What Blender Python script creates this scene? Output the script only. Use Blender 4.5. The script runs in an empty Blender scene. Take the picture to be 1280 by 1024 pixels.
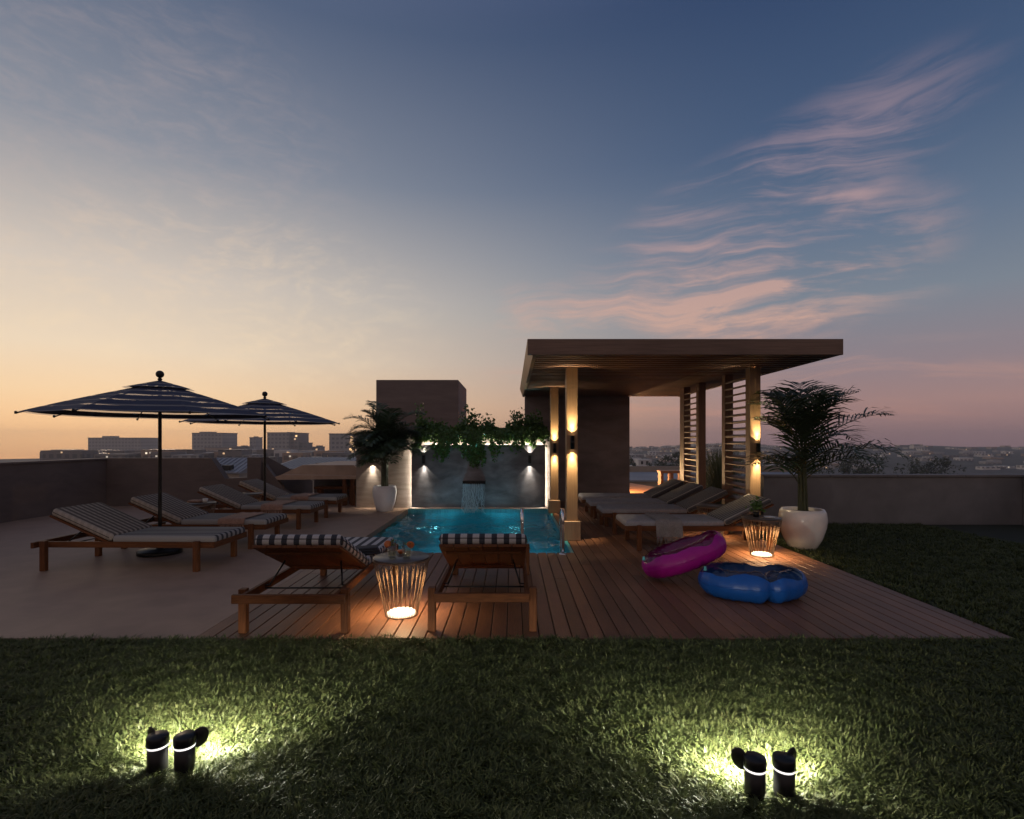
import bpy, bmesh, math, random
import numpy as np
from mathutils import Vector, Matrix, Euler
random.seed(7); RNG = np.random.default_rng(7)
PI = math.pi
sc = bpy.context.scene
C = bpy.data.collections.new("Terrace"); sc.collection.children.link(C)

# ---------------------------------------------------------------- materials
def s2l(c):
    return tuple(((x/255)/12.92 if x/255 <= .04045 else ((x/255+.055)/1.055)**2.4) for x in c)

class NT:
    def __init__(s, nt): s.nt = nt; s.N = nt.nodes; s.L = nt.links
    def new(s, t, **kw):
        n = s.N.new(t)
        for k, v in kw.items(): setattr(n, k, v)
        return n
    def put(s, sock, v):
        if isinstance(v, bpy.types.NodeSocket): s.L.new(v, sock)
        elif v is not None: sock.default_value = v
    def m(s, op, a, b=None, c=None, clamp=False):
        n = s.new('ShaderNodeMath', operation=op); n.use_clamp = clamp
        s.put(n.inputs[0], a); s.put(n.inputs[1], b)
        if c is not None: s.put(n.inputs[2], c)
        return n.outputs[0]
    def mix(s, f, a, b, blend='MIX'):
        n = s.new('ShaderNodeMix', data_type='RGBA', blend_type=blend)
        s.put(n.inputs[0], f)
        for i, v in ((6, a), (7, b)):
            s.put(n.inputs[i], (*v, 1) if isinstance(v, tuple) and len(v) == 3 else v)
        return n.outputs[2]
    def ss(s, v, a, b):
        n = s.new('ShaderNodeMapRange', interpolation_type='SMOOTHSTEP')
        s.put(n.inputs[0], v); n.inputs[1].default_value = a; n.inputs[2].default_value = b
        return n.outputs[0]
    def noise(s, vec, scale, detail=4, rough=.55, dist=0.0):
        n = s.new('ShaderNodeTexNoise'); s.put(n.inputs['Vector'], vec)
        n.inputs['Scale'].default_value = scale; n.inputs['Detail'].default_value = detail
        n.inputs['Roughness'].default_value = rough; n.inputs['Distortion'].default_value = dist
        return n.outputs[0]
    def mapping(s, vec, scale=(1,1,1), rot=(0,0,0), loc=(0,0,0)):
        n = s.new('ShaderNodeMapping'); s.put(n.inputs[0], vec)
        n.inputs['Scale'].default_value = scale; n.inputs['Rotation'].default_value = rot; n.inputs['Location'].default_value = loc
        return n.outputs[0]
    def ramp(s, f, stops):
        n = s.new('ShaderNodeValToRGB'); e = n.color_ramp.elements
        while len(e) < len(stops): e.new(.5)
        for el, (p, c) in zip(e, stops): el.position = p; el.color = (*c, 1)
        s.put(n.inputs[0], f); return n.outputs[0]
    def bump(s, h, strength=.3, dist=.01):
        n = s.new('ShaderNodeBump'); n.inputs['Strength'].default_value = strength; n.inputs['Distance'].default_value = dist
        s.put(n.inputs['Height'], h); return n.outputs[0]

MATS = {}
def newmat(name):
    m = bpy.data.materials.new(name); m.use_nodes = True; MATS[name] = m
    t = NT(m.node_tree); t.b = t.N['Principled BSDF']; t.out = t.N['Material Output']
    t.obj = t.new('ShaderNodeTexCoord').outputs['Object']
    return m, t
def mat(name, base, rough=.6, metal=0., scale=6., stretch=(1,1,1), amount=.35, bump=0., bdist=.004, island=0., tint=None, rvar=.1, spec=None, detail=5):
    m, t = newmat(name)
    v = t.mapping(t.obj, stretch)
    f = t.noise(v, scale, detail, .6, .4)
    f2 = t.noise(t.obj, scale*.18, 3)
    k = t.m('ADD', t.m('MULTIPLY', f, .65), t.m('MULTIPLY', f2, .35))
    k = t.ss(k, .3, .7)
    hi = tint or tuple(min(1, x*(1+amount)) for x in base)
    lo = tuple(x*(1-amount) for x in base)
    col = t.mix(k, lo, hi)
    if island:
        r = t.new('ShaderNodeNewGeometry').outputs['Random Per Island']
        g = t.m('ADD', t.m('MULTIPLY', r, 2*island), 1-island)
        cc = t.new('ShaderNodeCombineColor')
        for i in range(3): t.L.new(g, cc.inputs[i])
        col = t.mix(1., col, cc.outputs[0], 'MULTIPLY')
    t.put(t.b.inputs['Base Color'], col)
    t.put(t.b.inputs['Roughness'], t.m('ADD', t.m('MULTIPLY', f, 2*rvar), rough-rvar))
    t.b.inputs['Metallic'].default_value = metal
    if spec is not None: t.b.inputs['Specular IOR Level'].default_value = spec
    if bump: t.put(t.b.inputs['Normal'], t.bump(f, bump, bdist))
    return m
def emit(name, col, strength):
    m, t = newmat(name)
    t.b.inputs['Base Color'].default_value = (.8, .8, .8, 1)
    t.b.inputs['Emission Color'].default_value = (*col, 1); t.b.inputs['Emission Strength'].default_value = strength
    return m
def leafmat(name, base, amount=.5, trans=.35, rough=.45):
    m, t = newmat(name)
    r = t.new('ShaderNodeNewGeometry').outputs['Random Per Island']
    f = t.noise(t.obj, 3., 3)
    k = t.m('ADD', t.m('MULTIPLY', r, .6), t.m('MULTIPLY', f, .5))
    col = t.mix(k, tuple(x*(1-amount) for x in base), tuple(x*(1+amount) for x in base))
    t.put(t.b.inputs['Base Color'], col); t.b.inputs['Roughness'].default_value = rough
    tr = t.new('ShaderNodeBsdfTranslucent'); t.put(tr.inputs[0], col)
    mx = t.new('ShaderNodeMixShader'); mx.inputs[0].default_value = trans
    t.L.new(t.b.outputs[0], mx.inputs[1]); t.L.new(tr.outputs[0], mx.inputs[2]); t.L.new(mx.outputs[0], t.out.inputs[0])
    return m

mat('deck_wood', (.165, .074, .039), .46, spec=.4, scale=9, stretch=(14, .7, 1), amount=.35, bump=.25, island=.22, rvar=.08)
mat('teak_x', (.105, .038, .014), .6, spec=.15, scale=8, stretch=(1, 9, 9), amount=.4, bump=.15, island=.12)
mat('teak_y', (.105, .038, .014), .6, spec=.15, scale=8, stretch=(9, .8, 9), amount=.4, bump=.15, island=.12)
mat('teak_z', (.105, .038, .014), .6, spec=.15, scale=8, stretch=(9, 9, .8), amount=.4, bump=.15, island=.12)
mat('column_wood', (.34, .215, .115), .5, scale=7, stretch=(12, 12, .5), amount=.18, bump=.1)
mat('post_wood', (.2, .1, .05), .5, scale=7, stretch=(12, 12, .5), amount=.3, bump=.1)
mat('fascia_wood', (.16, .1, .072), .55, scale=5, stretch=(.5, .5, 12), amount=.3, bump=.1)
mat('soffit_wood', (.2, .105, .062), .45, scale=6, stretch=(.5, 8, 8), amount=.3, island=.15)
mat('louvre_wood', (.17, .085, .045), .5, scale=6, stretch=(6, .5, 6), amount=.3, island=.12)
mat('warm_timber', (.42, .2, .09), .5, scale=5, stretch=(1, 6, 6), amount=.25)
mat('paving', (.29, .19, .135), .62, spec=.3, scale=3, stretch=(1, 1, 1), amount=.16, bump=.08, rvar=.06)
mat('travertine', (.32, .265, .225), .6, scale=3.2, stretch=(.5, .5, 5), amount=.28, bump=.12)
mat('slate_panel', (.16, .157, .168), .38, scale=2.6, stretch=(.6, 1, 1.3), amount=.62, bump=.06)
mat('render_brown', (.16, .126, .116), .75, scale=2.2, stretch=(.5, .5, 2.5), amount=.22, bump=.1)
mat('render_dark', (.24, .2, .188), .7, scale=1.7, stretch=(.6, .6, 1.5), amount=.35, bump=.1)
mat('parapet', (.12, .09, .08), .75, scale=3, stretch=(.7, .7, 2), amount=.2, bump=.1)
mat('parapet_grey', (.17, .16, .16), .75, scale=2, amount=.2, bump=.1)
mat('tan_slab', (.42, .3, .22), .7, scale=3, amount=.15)
mat('black_metal', (.006, .006, .007), .4, metal=.3, scale=20, amount=.3)
mat('dark_metal', (.02, .018, .017), .4, metal=.8, scale=20, amount=.3)
mat('bronze_wire', (.22, .135, .08), .45, metal=.35, scale=30, amount=.2)
mat('chrome', (.75, .75, .76), .1, metal=1., scale=40, amount=.05, rvar=.04)
mat('tabletop', (.07, .055, .048), .35, scale=12, amount=.3)
mat('ceramic', (.78, .79, .82), .16, scale=4, amount=.05, rvar=.03)
mat('ceramic_cream', (.82, .77, .72), .22, scale=4, amount=.06, rvar=.03)
mat('soil', (.03, .02, .013), .9, scale=30, amount=.5, bump=.6)
mat('lawn_soil', (.012, .016, .006), .95, scale=20, amount=.5)
mat('throw_fabric', (.3, .18, .13), .9, scale=60, stretch=(1, 1, 1), amount=.25, bump=.3)
mat('throw_grey', (.22, .2, .19), .9, scale=60, amount=.25, bump=.3)
mat('dark_towel', (.02, .02, .024), .9, scale=80, amount=.4, bump=.4)
mat('canopy_navy', (.012, .017, .05), .8, scale=80, amount=.2)
mat('metal_roof', (.2, .21, .235), .45, metal=.2, scale=.4, amount=.2)
mat('far_flat_roof', (.2, .22, .25), .7, scale=.3, amount=.2)
mat('far_wall_beige', (.26, .22, .18), .8, scale=.6, amount=.25)
mat('far_white', (.5, .49, .48), .8, scale=.5, amount=.15)
mat('terracotta', (.5, .21, .08), .6, scale=4, stretch=(3, .6, 1), amount=.22)
mat('city_ground', (.06, .06, .05), .9, scale=.05, amount=.5)
mat('hill_ground', (.045, .05, .035), .95, scale=.03, amount=.6)
mat('orange_fruit', (.45, .11, .02), .4, scale=40, amount=.2)
mat('straw_mat', (.02, .02, .02), .4)
mat('valve_teal', (.1, .42, .42), .4)
mat('dish_white', (.6, .6, .58), .3)
leafmat('palm_leaf', (.034, .06, .022), .5, .25, .4)
leafmat('palm_leaf_right', (.032, .056, .022), .5, .25, .4)
leafmat('vine_leaf', (.075, .15, .035), .6, .3, .4)
leafmat('far_leaf', (.03, .045, .02), .5, .2, .6)
leafmat('reed_leaf', (.07, .085, .04), .5, .3, .5)
mat('palm_stem', (.06, .07, .03), .6, scale=10, stretch=(6, 6, 1), amount=.4)
mat('bark', (.05, .035, .022), .8, scale=12, amount=.4, bump=.3)
emit('led_white', (1., .9, .76), 45.)
emit('lamp_warm', (1., .72, .4), 7.)
emit('lamp_disc', (1., .86, .62), 1.3)
emit('ring_white', (1., .96, .93), 1.05)
emit('pool_lens', (.3, .95, 1.), 5.)
emit('city_glow', (1., .58, .25), .6)
emit('city_glow_pale', (1., .85, .62), .4)

def grass_mat():
    m, t = newmat('grass_blade')
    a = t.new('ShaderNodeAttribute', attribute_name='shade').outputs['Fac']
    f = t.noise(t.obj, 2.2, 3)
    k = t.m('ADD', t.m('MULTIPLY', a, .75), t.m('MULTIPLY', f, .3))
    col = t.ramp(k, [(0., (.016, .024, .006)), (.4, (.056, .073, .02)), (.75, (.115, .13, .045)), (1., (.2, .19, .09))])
    t.put(t.b.inputs['Base Color'], col); t.b.inputs['Roughness'].default_value = .5; t.b.inputs['Specular IOR Level'].default_value = .3
    tr = t.new('ShaderNodeBsdfTranslucent'); t.put(tr.inputs[0], col)
    mx = t.new('ShaderNodeMixShader'); mx.inputs[0].default_value = .3
    t.L.new(t.b.outputs[0], mx.inputs[1]); t.L.new(tr.outputs[0], mx.inputs[2]); t.L.new(mx.outputs[0], t.out.inputs[0])
grass_mat()

def stripe_mat(name, period, duty, light, dark, side=True, cross=0.):
    """woven stripes along the length, blocks along the borders"""
    m, t = newmat(name)
    sp = t.new('ShaderNodeSeparateXYZ'); t.L.new(t.obj, sp.inputs[0])
    def bands(s, ph=.0): return t.m('LESS_THAN', t.m('FRACT', t.m('ADD', t.m('DIVIDE', s, period), ph+10)), duty)
    bx = bands(sp.outputs[0], .3); by = bands(sp.outputs[1], .1)
    n = t.new('ShaderNodeTexCoord').outputs['Normal']
    ns = t.new('ShaderNodeSeparateXYZ'); t.L.new(n, ns.inputs[0])
    issd = t.m('GREATER_THAN', t.m('ABSOLUTE', ns.outputs[0]), .6)
    k = t.m('ADD', t.m('MULTIPLY', bx, t.m('SUBTRACT', 1., issd)), t.m('MULTIPLY', by, issd)) if side else bx
    if cross: k = t.m('MAXIMUM', k, t.m('MULTIPLY', by, cross))
    w = t.noise(t.obj, 160, 2)
    col = t.mix(k, light, dark)
    col = t.mix(t.m('MULTIPLY', w, .5), col, (.03, .03, .03), 'MIX')
    t.put(t.b.inputs['Base Color'], col); t.b.inputs['Roughness'].default_value = .9
    t.b.inputs['Specular IOR Level'].default_value = .2
    big = t.noise(t.obj, 5., 3)
    t.put(t.b.inputs['Normal'], t.bump(t.m('ADD', big, t.m('MULTIPLY', w, .06)), .35, .02))
stripe_mat('stripe_fabric', .098, .46, (.52, .49, .47), (.045, .047, .058))
stripe_mat('stripe_long', .098, .46, (.36, .345, .33), (.05, .052, .06), side=False)
stripe_mat('pin_fabric', .075, .72, (.42, .38, .34), (.1, .095, .1), side=False)
stripe_mat('check_fabric', .075, .55, (.46, .4, .34), (.14, .115, .1), side=False, cross=.22)
mat('grey_fabric', (.26, .25, .26), .92, scale=90, amount=.2, bump=.2)

def water_mat():
    m, t = newmat('pool_water')
    p = t.mapping(t.obj, (1., 1.5, 1.))
    n1 = t.noise(p, 3.2, 3, .55, 1.2); n2 = t.noise(p, 11., 2, .5, .6)
    h = t.m('ADD', n1, t.m('MULTIPLY', n2, .22))
    nb = t.bump(h, .35, .02)
    gl = t.new('ShaderNodeBsdfGlossy'); gl.inputs['Roughness'].default_value = .03; t.L.new(nb, gl.inputs['Normal'])
    rf = t.new('ShaderNodeBsdfRefraction'); rf.inputs['IOR'].default_value = 1.33; rf.inputs['Roughness'].default_value = .02
    rf.inputs[0].default_value = (.75, .95, 1., 1); t.L.new(nb, rf.inputs['Normal'])
    tr = t.new('ShaderNodeBsdfTransparent'); tr.inputs[0].default_value = (.7, .93, 1., 1)
    mx = t.new('ShaderNodeMixShader'); mx.inputs[0].default_value = .2
    t.L.new(rf.outputs[0], mx.inputs[1]); t.L.new(tr.outputs[0], mx.inputs[2])
    fr = t.new('ShaderNodeFresnel'); fr.inputs['IOR'].default_value = 1.33; t.L.new(nb, fr.inputs['Normal'])
    m2 = t.new('ShaderNodeMixShader'); t.L.new(fr.outputs[0], m2.inputs[0])
    t.L.new(mx.outputs[0], m2.inputs[1]); t.L.new(gl.outputs[0], m2.inputs[2]); t.L.new(m2.outputs[0], t.out.inputs[0])
water_mat()
def pool_tile():
    m, t = newmat('pool_tile')
    br = t.new('ShaderNodeTexBrick'); br.offset = 0.
    t.L.new(t.mapping(t.obj, (1, 1, 1)), br.inputs['Vector'])
    br.inputs['Scale'].default_value = 9.; br.inputs['Brick Width'].default_value = .5; br.inputs['Row Height'].default_value = .5
    br.inputs['Mortar Size'].default_value = .012
    br.inputs['Color1'].default_value = (.03, .24, .29, 1); br.inputs['Color2'].default_value = (.045, .31, .36, 1); br.inputs['Mortar'].default_value = (.16, .45, .5, 1)
    t.L.new(br.outputs[0], t.b.inputs['Base Color']); t.b.inputs['Roughness'].default_value = .3
pool_tile()
def clear_mat(name, tint, gloss=.12, ior=1.45):
    m, t = newmat(name)
    tr = t.new('ShaderNodeBsdfTransparent'); tr.inputs[0].default_value = (*tint, 1)
    gl = t.new('ShaderNodeBsdfGlossy'); gl.inputs['Roughness'].default_value = gloss
    lw = t.new('ShaderNodeLayerWeight'); lw.inputs[0].default_value = .5
    mx = t.new('ShaderNodeMixShader'); t.L.new(t.m('ADD', t.m('MULTIPLY', t.m('POWER', lw.outputs['Facing'], 4.), .6*(ior-.6)), .05), mx.inputs[0])
    t.L.new(tr.outputs[0], mx.inputs[1]); t.L.new(gl.outputs[0], mx.inputs[2]); t.L.new(mx.outputs[0], t.out.inputs[0])
clear_mat('clear_vinyl', (.9, .86, .84), .08, 1.4)
clear_mat('glass', (.97, .98, .975), .02, 1.5)
def fall_mat():
    m, t = newmat('falling_water')
    t.b.inputs['Base Color'].default_value = (.75, .85, .9, 1); t.b.inputs['Roughness'].default_value = .12; t.b.inputs['Specular IOR Level'].default_value = .8
    tr = t.new('ShaderNodeBsdfTransparent'); tl = t.new('ShaderNodeBsdfTranslucent'); tl.inputs[0].default_value = (.8, .9, .95, 1)
    m0 = t.new('ShaderNodeMixShader'); m0.inputs[0].default_value = .5; t.L.new(t.b.outputs[0], m0.inputs[1]); t.L.new(tl.outputs[0], m0.inputs[2])
    mx = t.new('ShaderNodeMixShader'); mx.inputs[0].default_value = .5; t.L.new(m0.outputs[0], mx.inputs[1]); t.L.new(tr.outputs[0], mx.inputs[2]); t.L.new(mx.outputs[0], t.out.inputs[0])
fall_mat()
clear_mat('drink_liquid', (.93, .9, .74), .05, 1.2)
def vinyl(name, c):
    m, t = newmat(name); f = t.noise(t.obj, 4., 3)
    t.put(t.b.inputs['Base Color'], t.mix(f, tuple(x*.75 for x in c), tuple(min(1, x*1.2) for x in c)))
    t.b.inputs['Roughness'].default_value = .38; t.b.inputs['Specular IOR Level'].default_value = .3
    t.put(t.b.inputs['Normal'], t.bump(t.noise(t.mapping(t.obj, (1, 1, 1)), 9., 3, .5, 1.), .25, .015))
vinyl('vinyl_pink', (.3, .004, .2)); vinyl('vinyl_blue', (.006, .07, .3)); vinyl('vinyl_navy', (.01, .028, .1)); vinyl('vinyl_plum', (.14, .006, .1))
def canopy_white():
    m, t = newmat('canopy_white')
    t.b.inputs['Base Color'].default_value = (.55, .56, .6, 1); t.b.inputs['Roughness'].default_value = .9
    tr = t.new('ShaderNodeBsdfTranslucent'); tr.inputs[0].default_value = (.75, .7, .66, 1)
    mx = t.new('ShaderNodeMixShader'); mx.inputs[0].default_value = .5
    t.L.new(t.b.outputs[0], mx.inputs[1]); t.L.new(tr.outputs[0], mx.inputs[2])
    th = t.new('ShaderNodeBsdfTransparent'); m2 = t.new('ShaderNodeMixShader'); m2.inputs[0].default_value = .5     # a sheer weave
    t.L.new(mx.outputs[0], m2.inputs[1]); t.L.new(th.outputs[0], m2.inputs[2]); t.L.new(m2.outputs[0], t.out.inputs[0])
canopy_white()
def facade(name, wall, win, wx=3.2, wz=3.3, lit=.02):
    m, t = newmat(name)
    sp = t.new('ShaderNodeSeparateXYZ'); t.L.new(t.obj, sp.inputs[0])
    h = t.m('ADD', sp.outputs[0], sp.outputs[1])
    fx = t.m('FRACT', t.m('ADD', t.m('DIVIDE', h, wx), 50.)); fz = t.m('FRACT', t.m('ADD', t.m('DIVIDE', sp.outputs[2], wz), 50.))
    k = t.m('MULTIPLY', t.m('MULTIPLY', t.m('GREATER_THAN', fx, .25), t.m('LESS_THAN', fx, .85)), t.m('MULTIPLY', t.m('GREATER_THAN', fz, .3), t.m('LESS_THAN', fz, .8)))
    n = t.noise(t.obj, .08, 3)
    w2 = t.mix(n, tuple(x*.75 for x in wall), tuple(x*1.25 for x in wall))
    t.put(t.b.inputs['Base Color'], t.mix(k, w2, win)); t.put(t.b.inputs['Roughness'], t.m('SUBTRACT', .8, t.m('MULTIPLY', k, .5)))
facade('facade_grey', (.3, .29, .285), (.12, .12, .13)); facade('facade_dark', (.17, .155, .15), (.07, .07, .08))
facade('facade_tan', (.33, .24, .18), (.14, .11, .09)); facade('facade_pale', (.55, .53, .51), (.12, .12, .13), 3., 3.)

# ---------------------------------------------------------------- mesh helpers
class MB:
    def __init__(s): s.bm = bmesh.new()
    def box(s, x0, x1, y0, y1, z0, z1, bev=0., seg=1, M=None, mi=0):
        mt = Matrix.Translation(((x0+x1)/2, (y0+y1)/2, (z0+z1)/2)) @ Matrix.Diagonal((x1-x0, y1-y0, z1-z0, 1))
        if M is not None: mt = M @ mt
        r = bmesh.ops.create_cube(s.bm, size=1., matrix=mt); vs = r['verts']
        fs = {f for v in vs for f in v.link_faces}
        for f in fs: f.material_index = mi
        if bev:
            es = list({e for v in vs for e in v.link_edges})
            bmesh.ops.bevel(s.bm, geom=es, offset=bev, segments=seg, affect='EDGES', profile=.5, clamp_overlap=True)
        return s
    def poly(s, pts, mi=0):
        f = s.bm.faces.new([s.bm.verts.new(p) for p in pts]); f.material_index = mi; return s
    def prism(s, pts, axis, a, b, mi=0):
        """extrude 2-D outline pts between a and b; axis 'x' takes (y,z), 'y' takes (x,z), 'z' takes (x,y)"""
        mk = {'x': lambda p, t: (t, p[0], p[1]), 'y': lambda p, t: (p[0], t, p[1]), 'z': lambda p, t: (p[0], p[1], t)}[axis]
        A = [s.bm.verts.new(mk(p, a)) for p in pts]; B = [s.bm.verts.new(mk(p, b)) for p in pts]
        fs = [s.bm.faces.new(A), s.bm.faces.new(B[::-1])]
        for i in range(len(pts)):
            j = (i+1) % len(pts); fs.append(s.bm.faces.new((A[j], A[i], B[i], B[j])))
        for f in fs: f.material_index = mi
        bmesh.ops.recalc_face_normals(s.bm, faces=fs); return s
    def tube(s, pts, r, n=8, cap=True, closed=False, mi=0):
        pts = [Vector(p) for p in pts]; rings = []; N = len(pts)
        rr = r if isinstance(r, (list, tuple)) else [r]*N
        up = None
        for i, p in enumerate(pts):
            a = pts[(i-1) % N] if (closed or i > 0) else p; b = pts[(i+1) % N] if (closed or i < N-1) else p
            d = (b-a).normalized()
            if up is None: up = Vector((0, 0, 1)) if abs(d.z) < .9 else Vector((1, 0, 0))
            u = (up - d*up.dot(d)).normalized(); w = d.cross(u); up = u
            rings.append([s.bm.verts.new(p + (u*math.cos(2*PI*k/n) + w*math.sin(2*PI*k/n))*rr[i]) for k in range(n)])
        for i in range(N if closed else N-1):
            A, B = rings[i], rings[(i+1) % N]
            for k in range(n):
                f = s.bm.faces.new((A[k], A[(k+1) % n], B[(k+1) % n], B[k])); f.smooth = True; f.material_index = mi
        if cap and not closed:
            s.bm.faces.new(rings[0][::-1]).material_index = mi; s.bm.faces.new(rings[-1]).material_index = mi
        return s
    def lathe(s, prof, n=32, c=(0, 0, 0), smooth=True, mi=0, cap0=False, cap1=False):
        rings = [[s.bm.verts.new((c[0]+r*math.cos(2*PI*k/n), c[1]+r*math.sin(2*PI*k/n), c[2]+z)) for k in range(n)] for r, z in prof]
        for A, B in zip(rings, rings[1:]):
            for k in range(n):
                f = s.bm.faces.new((A[k], A[(k+1) % n], B[(k+1) % n], B[k])); f.smooth = smooth; f.material_index = mi
        if cap0: s.bm.faces.new(rings[0][::-1]).material_index = mi
        if cap1: s.bm.faces.new(rings[-1]).material_index = mi
        return s
    def grid(s, fn, nu, nv, smooth=True, mi=0, flip=False):
        V = [[s.bm.verts.new(fn(i/nu, j/nv)) for j in range(nv+1)] for i in range(nu+1)]
        for i in range(nu):
            for j in range(nv):
                q = (V[i][j], V[i+1][j], V[i+1][j+1], V[i][j+1])
                f = s.bm.faces.new(q[::-1] if flip else q); f.smooth = smooth; f.material_index = mi
        return s
    def build(s, name, mats, parent=None, loc=None, smooth=False):
        me = bpy.data.meshes.new(name); s.bm.normal_update(); s.bm.to_mesh(me); s.bm.free()
        for mm in ([mats] if isinstance(mats, str) else mats): me.materials.append(MATS[mm])
        if smooth:
            for p in me.polygons: p.use_smooth = True
        o = bpy.data.objects.new(name, me); C.objects.link(o)
        if parent is not None: o.parent = parent
        if loc is not None: o.location = loc
        return o
def npmesh(name, V, F, matname, parent=None, smooth=False, attr=None):
    """V (n,3), F (m,k) numpy arrays -> object"""
    me = bpy.data.meshes.new(name); n, m, k = len(V), len(F), F.shape[1]
    me.vertices.add(n); me.vertices.foreach_set('co', V.astype(np.float32).ravel())
    me.loops.add(m*k); me.loops.foreach_set('vertex_index', F.astype(np.int32).ravel())
    me.polygons.add(m); me.polygons.foreach_set('loop_start', np.arange(0, m*k, k, dtype=np.int32))
    if smooth: me.polygons.foreach_set('use_smooth', np.ones(m, dtype=bool))
    if attr is not None:
        a = me.attributes.new('shade', 'FLOAT', 'POINT'); a.data.foreach_set('value', attr.astype(np.float32))
    me.update(calc_edges=True); me.materials.append(MATS[matname])
    o = bpy.data.objects.new(name, me); C.objects.link(o)
    if parent is not None: o.parent = parent
    return o
def tag(o, label=None, cat=None, group=None, kind=None):
    if label: o['label'] = label
    if cat: o['category'] = cat
    if group: o['group'] = group
    if kind: o['kind'] = kind
    return o
def thing(name, label, cat, loc=(0, 0, 0), rz=0., group=None):
    o = bpy.data.objects.new(name, None); C.objects.link(o); o.location = loc; o.rotation_euler = (0, 0, rz); o.empty_display_size = .1
    return tag(o, label, cat, group)
def copy_tree(o, parent=None):
    c = o.copy(); C.objects.link(c); c.parent = parent
    for ch in list(o.children): copy_tree(ch, c)
    return c
def lamp(kind, name, parent, loc, power, col, direction=None, size=None, blend=.2, radius=.02):
    d = bpy.data.lights.new(name, kind); d.energy = power; d.color = col
    o = bpy.data.objects.new(name, d); C.objects.link(o); o.parent = parent; o.location = loc
    if direction is not None: o.rotation_euler = Vector(direction).to_track_quat('-Z', 'Y').to_euler()
    if kind == 'SPOT': d.spot_size = math.radians(size); d.spot_blend = blend
    if kind in ('SPOT', 'POINT'): d.shadow_soft_size = radius
    return o
F0 = 670.
def at(px, py=None, Y=None):
    """pixel of the 1280 px photograph -> (X, Y, Z); py alone means on the terrace floor"""
    if Y is None: Y = 1.5*F0/(py-551)
    return ((px-640)*Y/F0, Y, 1.5-((py if py is not None else 551)-551)*Y/F0)

# ---------------------------------------------------------------- camera, world, sun
cd = bpy.data.cameras.new('Camera'); cam = bpy.data.objects.new('Camera', cd); C.objects.link(cam); sc.camera = cam
cam.location = (0, 0, 1.5); cam.rotation_euler = (PI/2, 0, 0)
cd.sensor_width = 36; cd.lens = F0/1280*36; cd.shift_y = 39/1280; cd.clip_start = .05; cd.clip_end = 6000
sc.render.resolution_x = 1024; sc.render.resolution_y = 819
sc.view_settings.view_transform = 'Standard'; sc.view_settings.look = 'None'; sc.view_settings.exposure = .13; sc.view_settings.gamma = 1
sc.render.engine = 'CYCLES'; cy = sc.cycles
cy.use_denoising = True
cy.max_bounces = 8; cy.diffuse_bounces = 3; cy.glossy_bounces = 3; cy.transmission_bounces = 6; cy.transparent_max_bounces = 24
cy.sample_clamp_indirect = 3.; cy.caustics_reflective = False; cy.caustics_refractive = False

SUN_EL, SUN_AZ = math.radians(1.5), math.radians(-38)     # just above the city at the left
wd = bpy.data.worlds.new('World'); sc.world = wd; wd.use_nodes = True
w = NT(wd.node_tree); bg = w.N['Background']
sky = w.new('ShaderNodeTexSky', sky_type='NISHITA'); sky.sun_disc = False; sky.sun_elevation = SUN_EL; sky.sun_rotation = -SUN_AZ if False else SUN_AZ
dirv = w.new('ShaderNodeTexCoord').outputs['Generated']
sp = w.new('ShaderNodeSeparateXYZ'); w.L.new(dirv, sp.inputs[0]); dx, dy, dz = sp.outputs
az = w.m('ARCTAN2', dx, dy); el = w.m('ARCSINE', dz)
zz = w.m('ADD', w.m('MULTIPLY', dz, .8), .2)               # -.25..1 -> 0..1
def P(z): return z*.8+.2
left = w.ramp(zz, [(0, s2l((60, 48, 44))), (P(-.05), s2l((215, 150, 100))), (P(0), s2l((250, 196, 138))), (P(.07), s2l((240, 206, 164))), (P(.14), s2l((228, 208, 182))), (P(.25), s2l((204, 192, 180))), (P(.42), s2l((134, 139, 150))), (P(.6), s2l((85, 98, 122))), (P(.72), s2l((90, 100, 130))), (1, s2l((114, 120, 142)))])
right = w.ramp(zz, [(0, s2l((40, 36, 40))), (P(-.05), s2l((110, 88, 92))), (P(0), s2l((130, 104, 108))), (P(.06), s2l((156, 125, 122))), (P(.12), s2l((138, 124, 130))), (P(.22), s2l((118, 127, 139))), (P(.32), s2l((95, 111, 133))), (P(.45), s2l((67, 87, 117))), (P(.62), s2l((47, 66, 99))), (P(.72), s2l((58, 74, 110))), (1, s2l((110, 116, 138)))])
azf = w.ss(az, -.72, .55)
back = w.m('SUBTRACT', 1., w.ss(dy, -.6, .1))
base = w.mix(azf, left, right)
east = w.ramp(zz, [(0, s2l((60, 54, 56))), (P(0), s2l((136, 114, 110))), (P(.2), s2l((166, 138, 126))), (P(.5), s2l((138, 130, 134))), (1, s2l((104, 112, 134)))])
base = w.mix(back, base, east)
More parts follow.
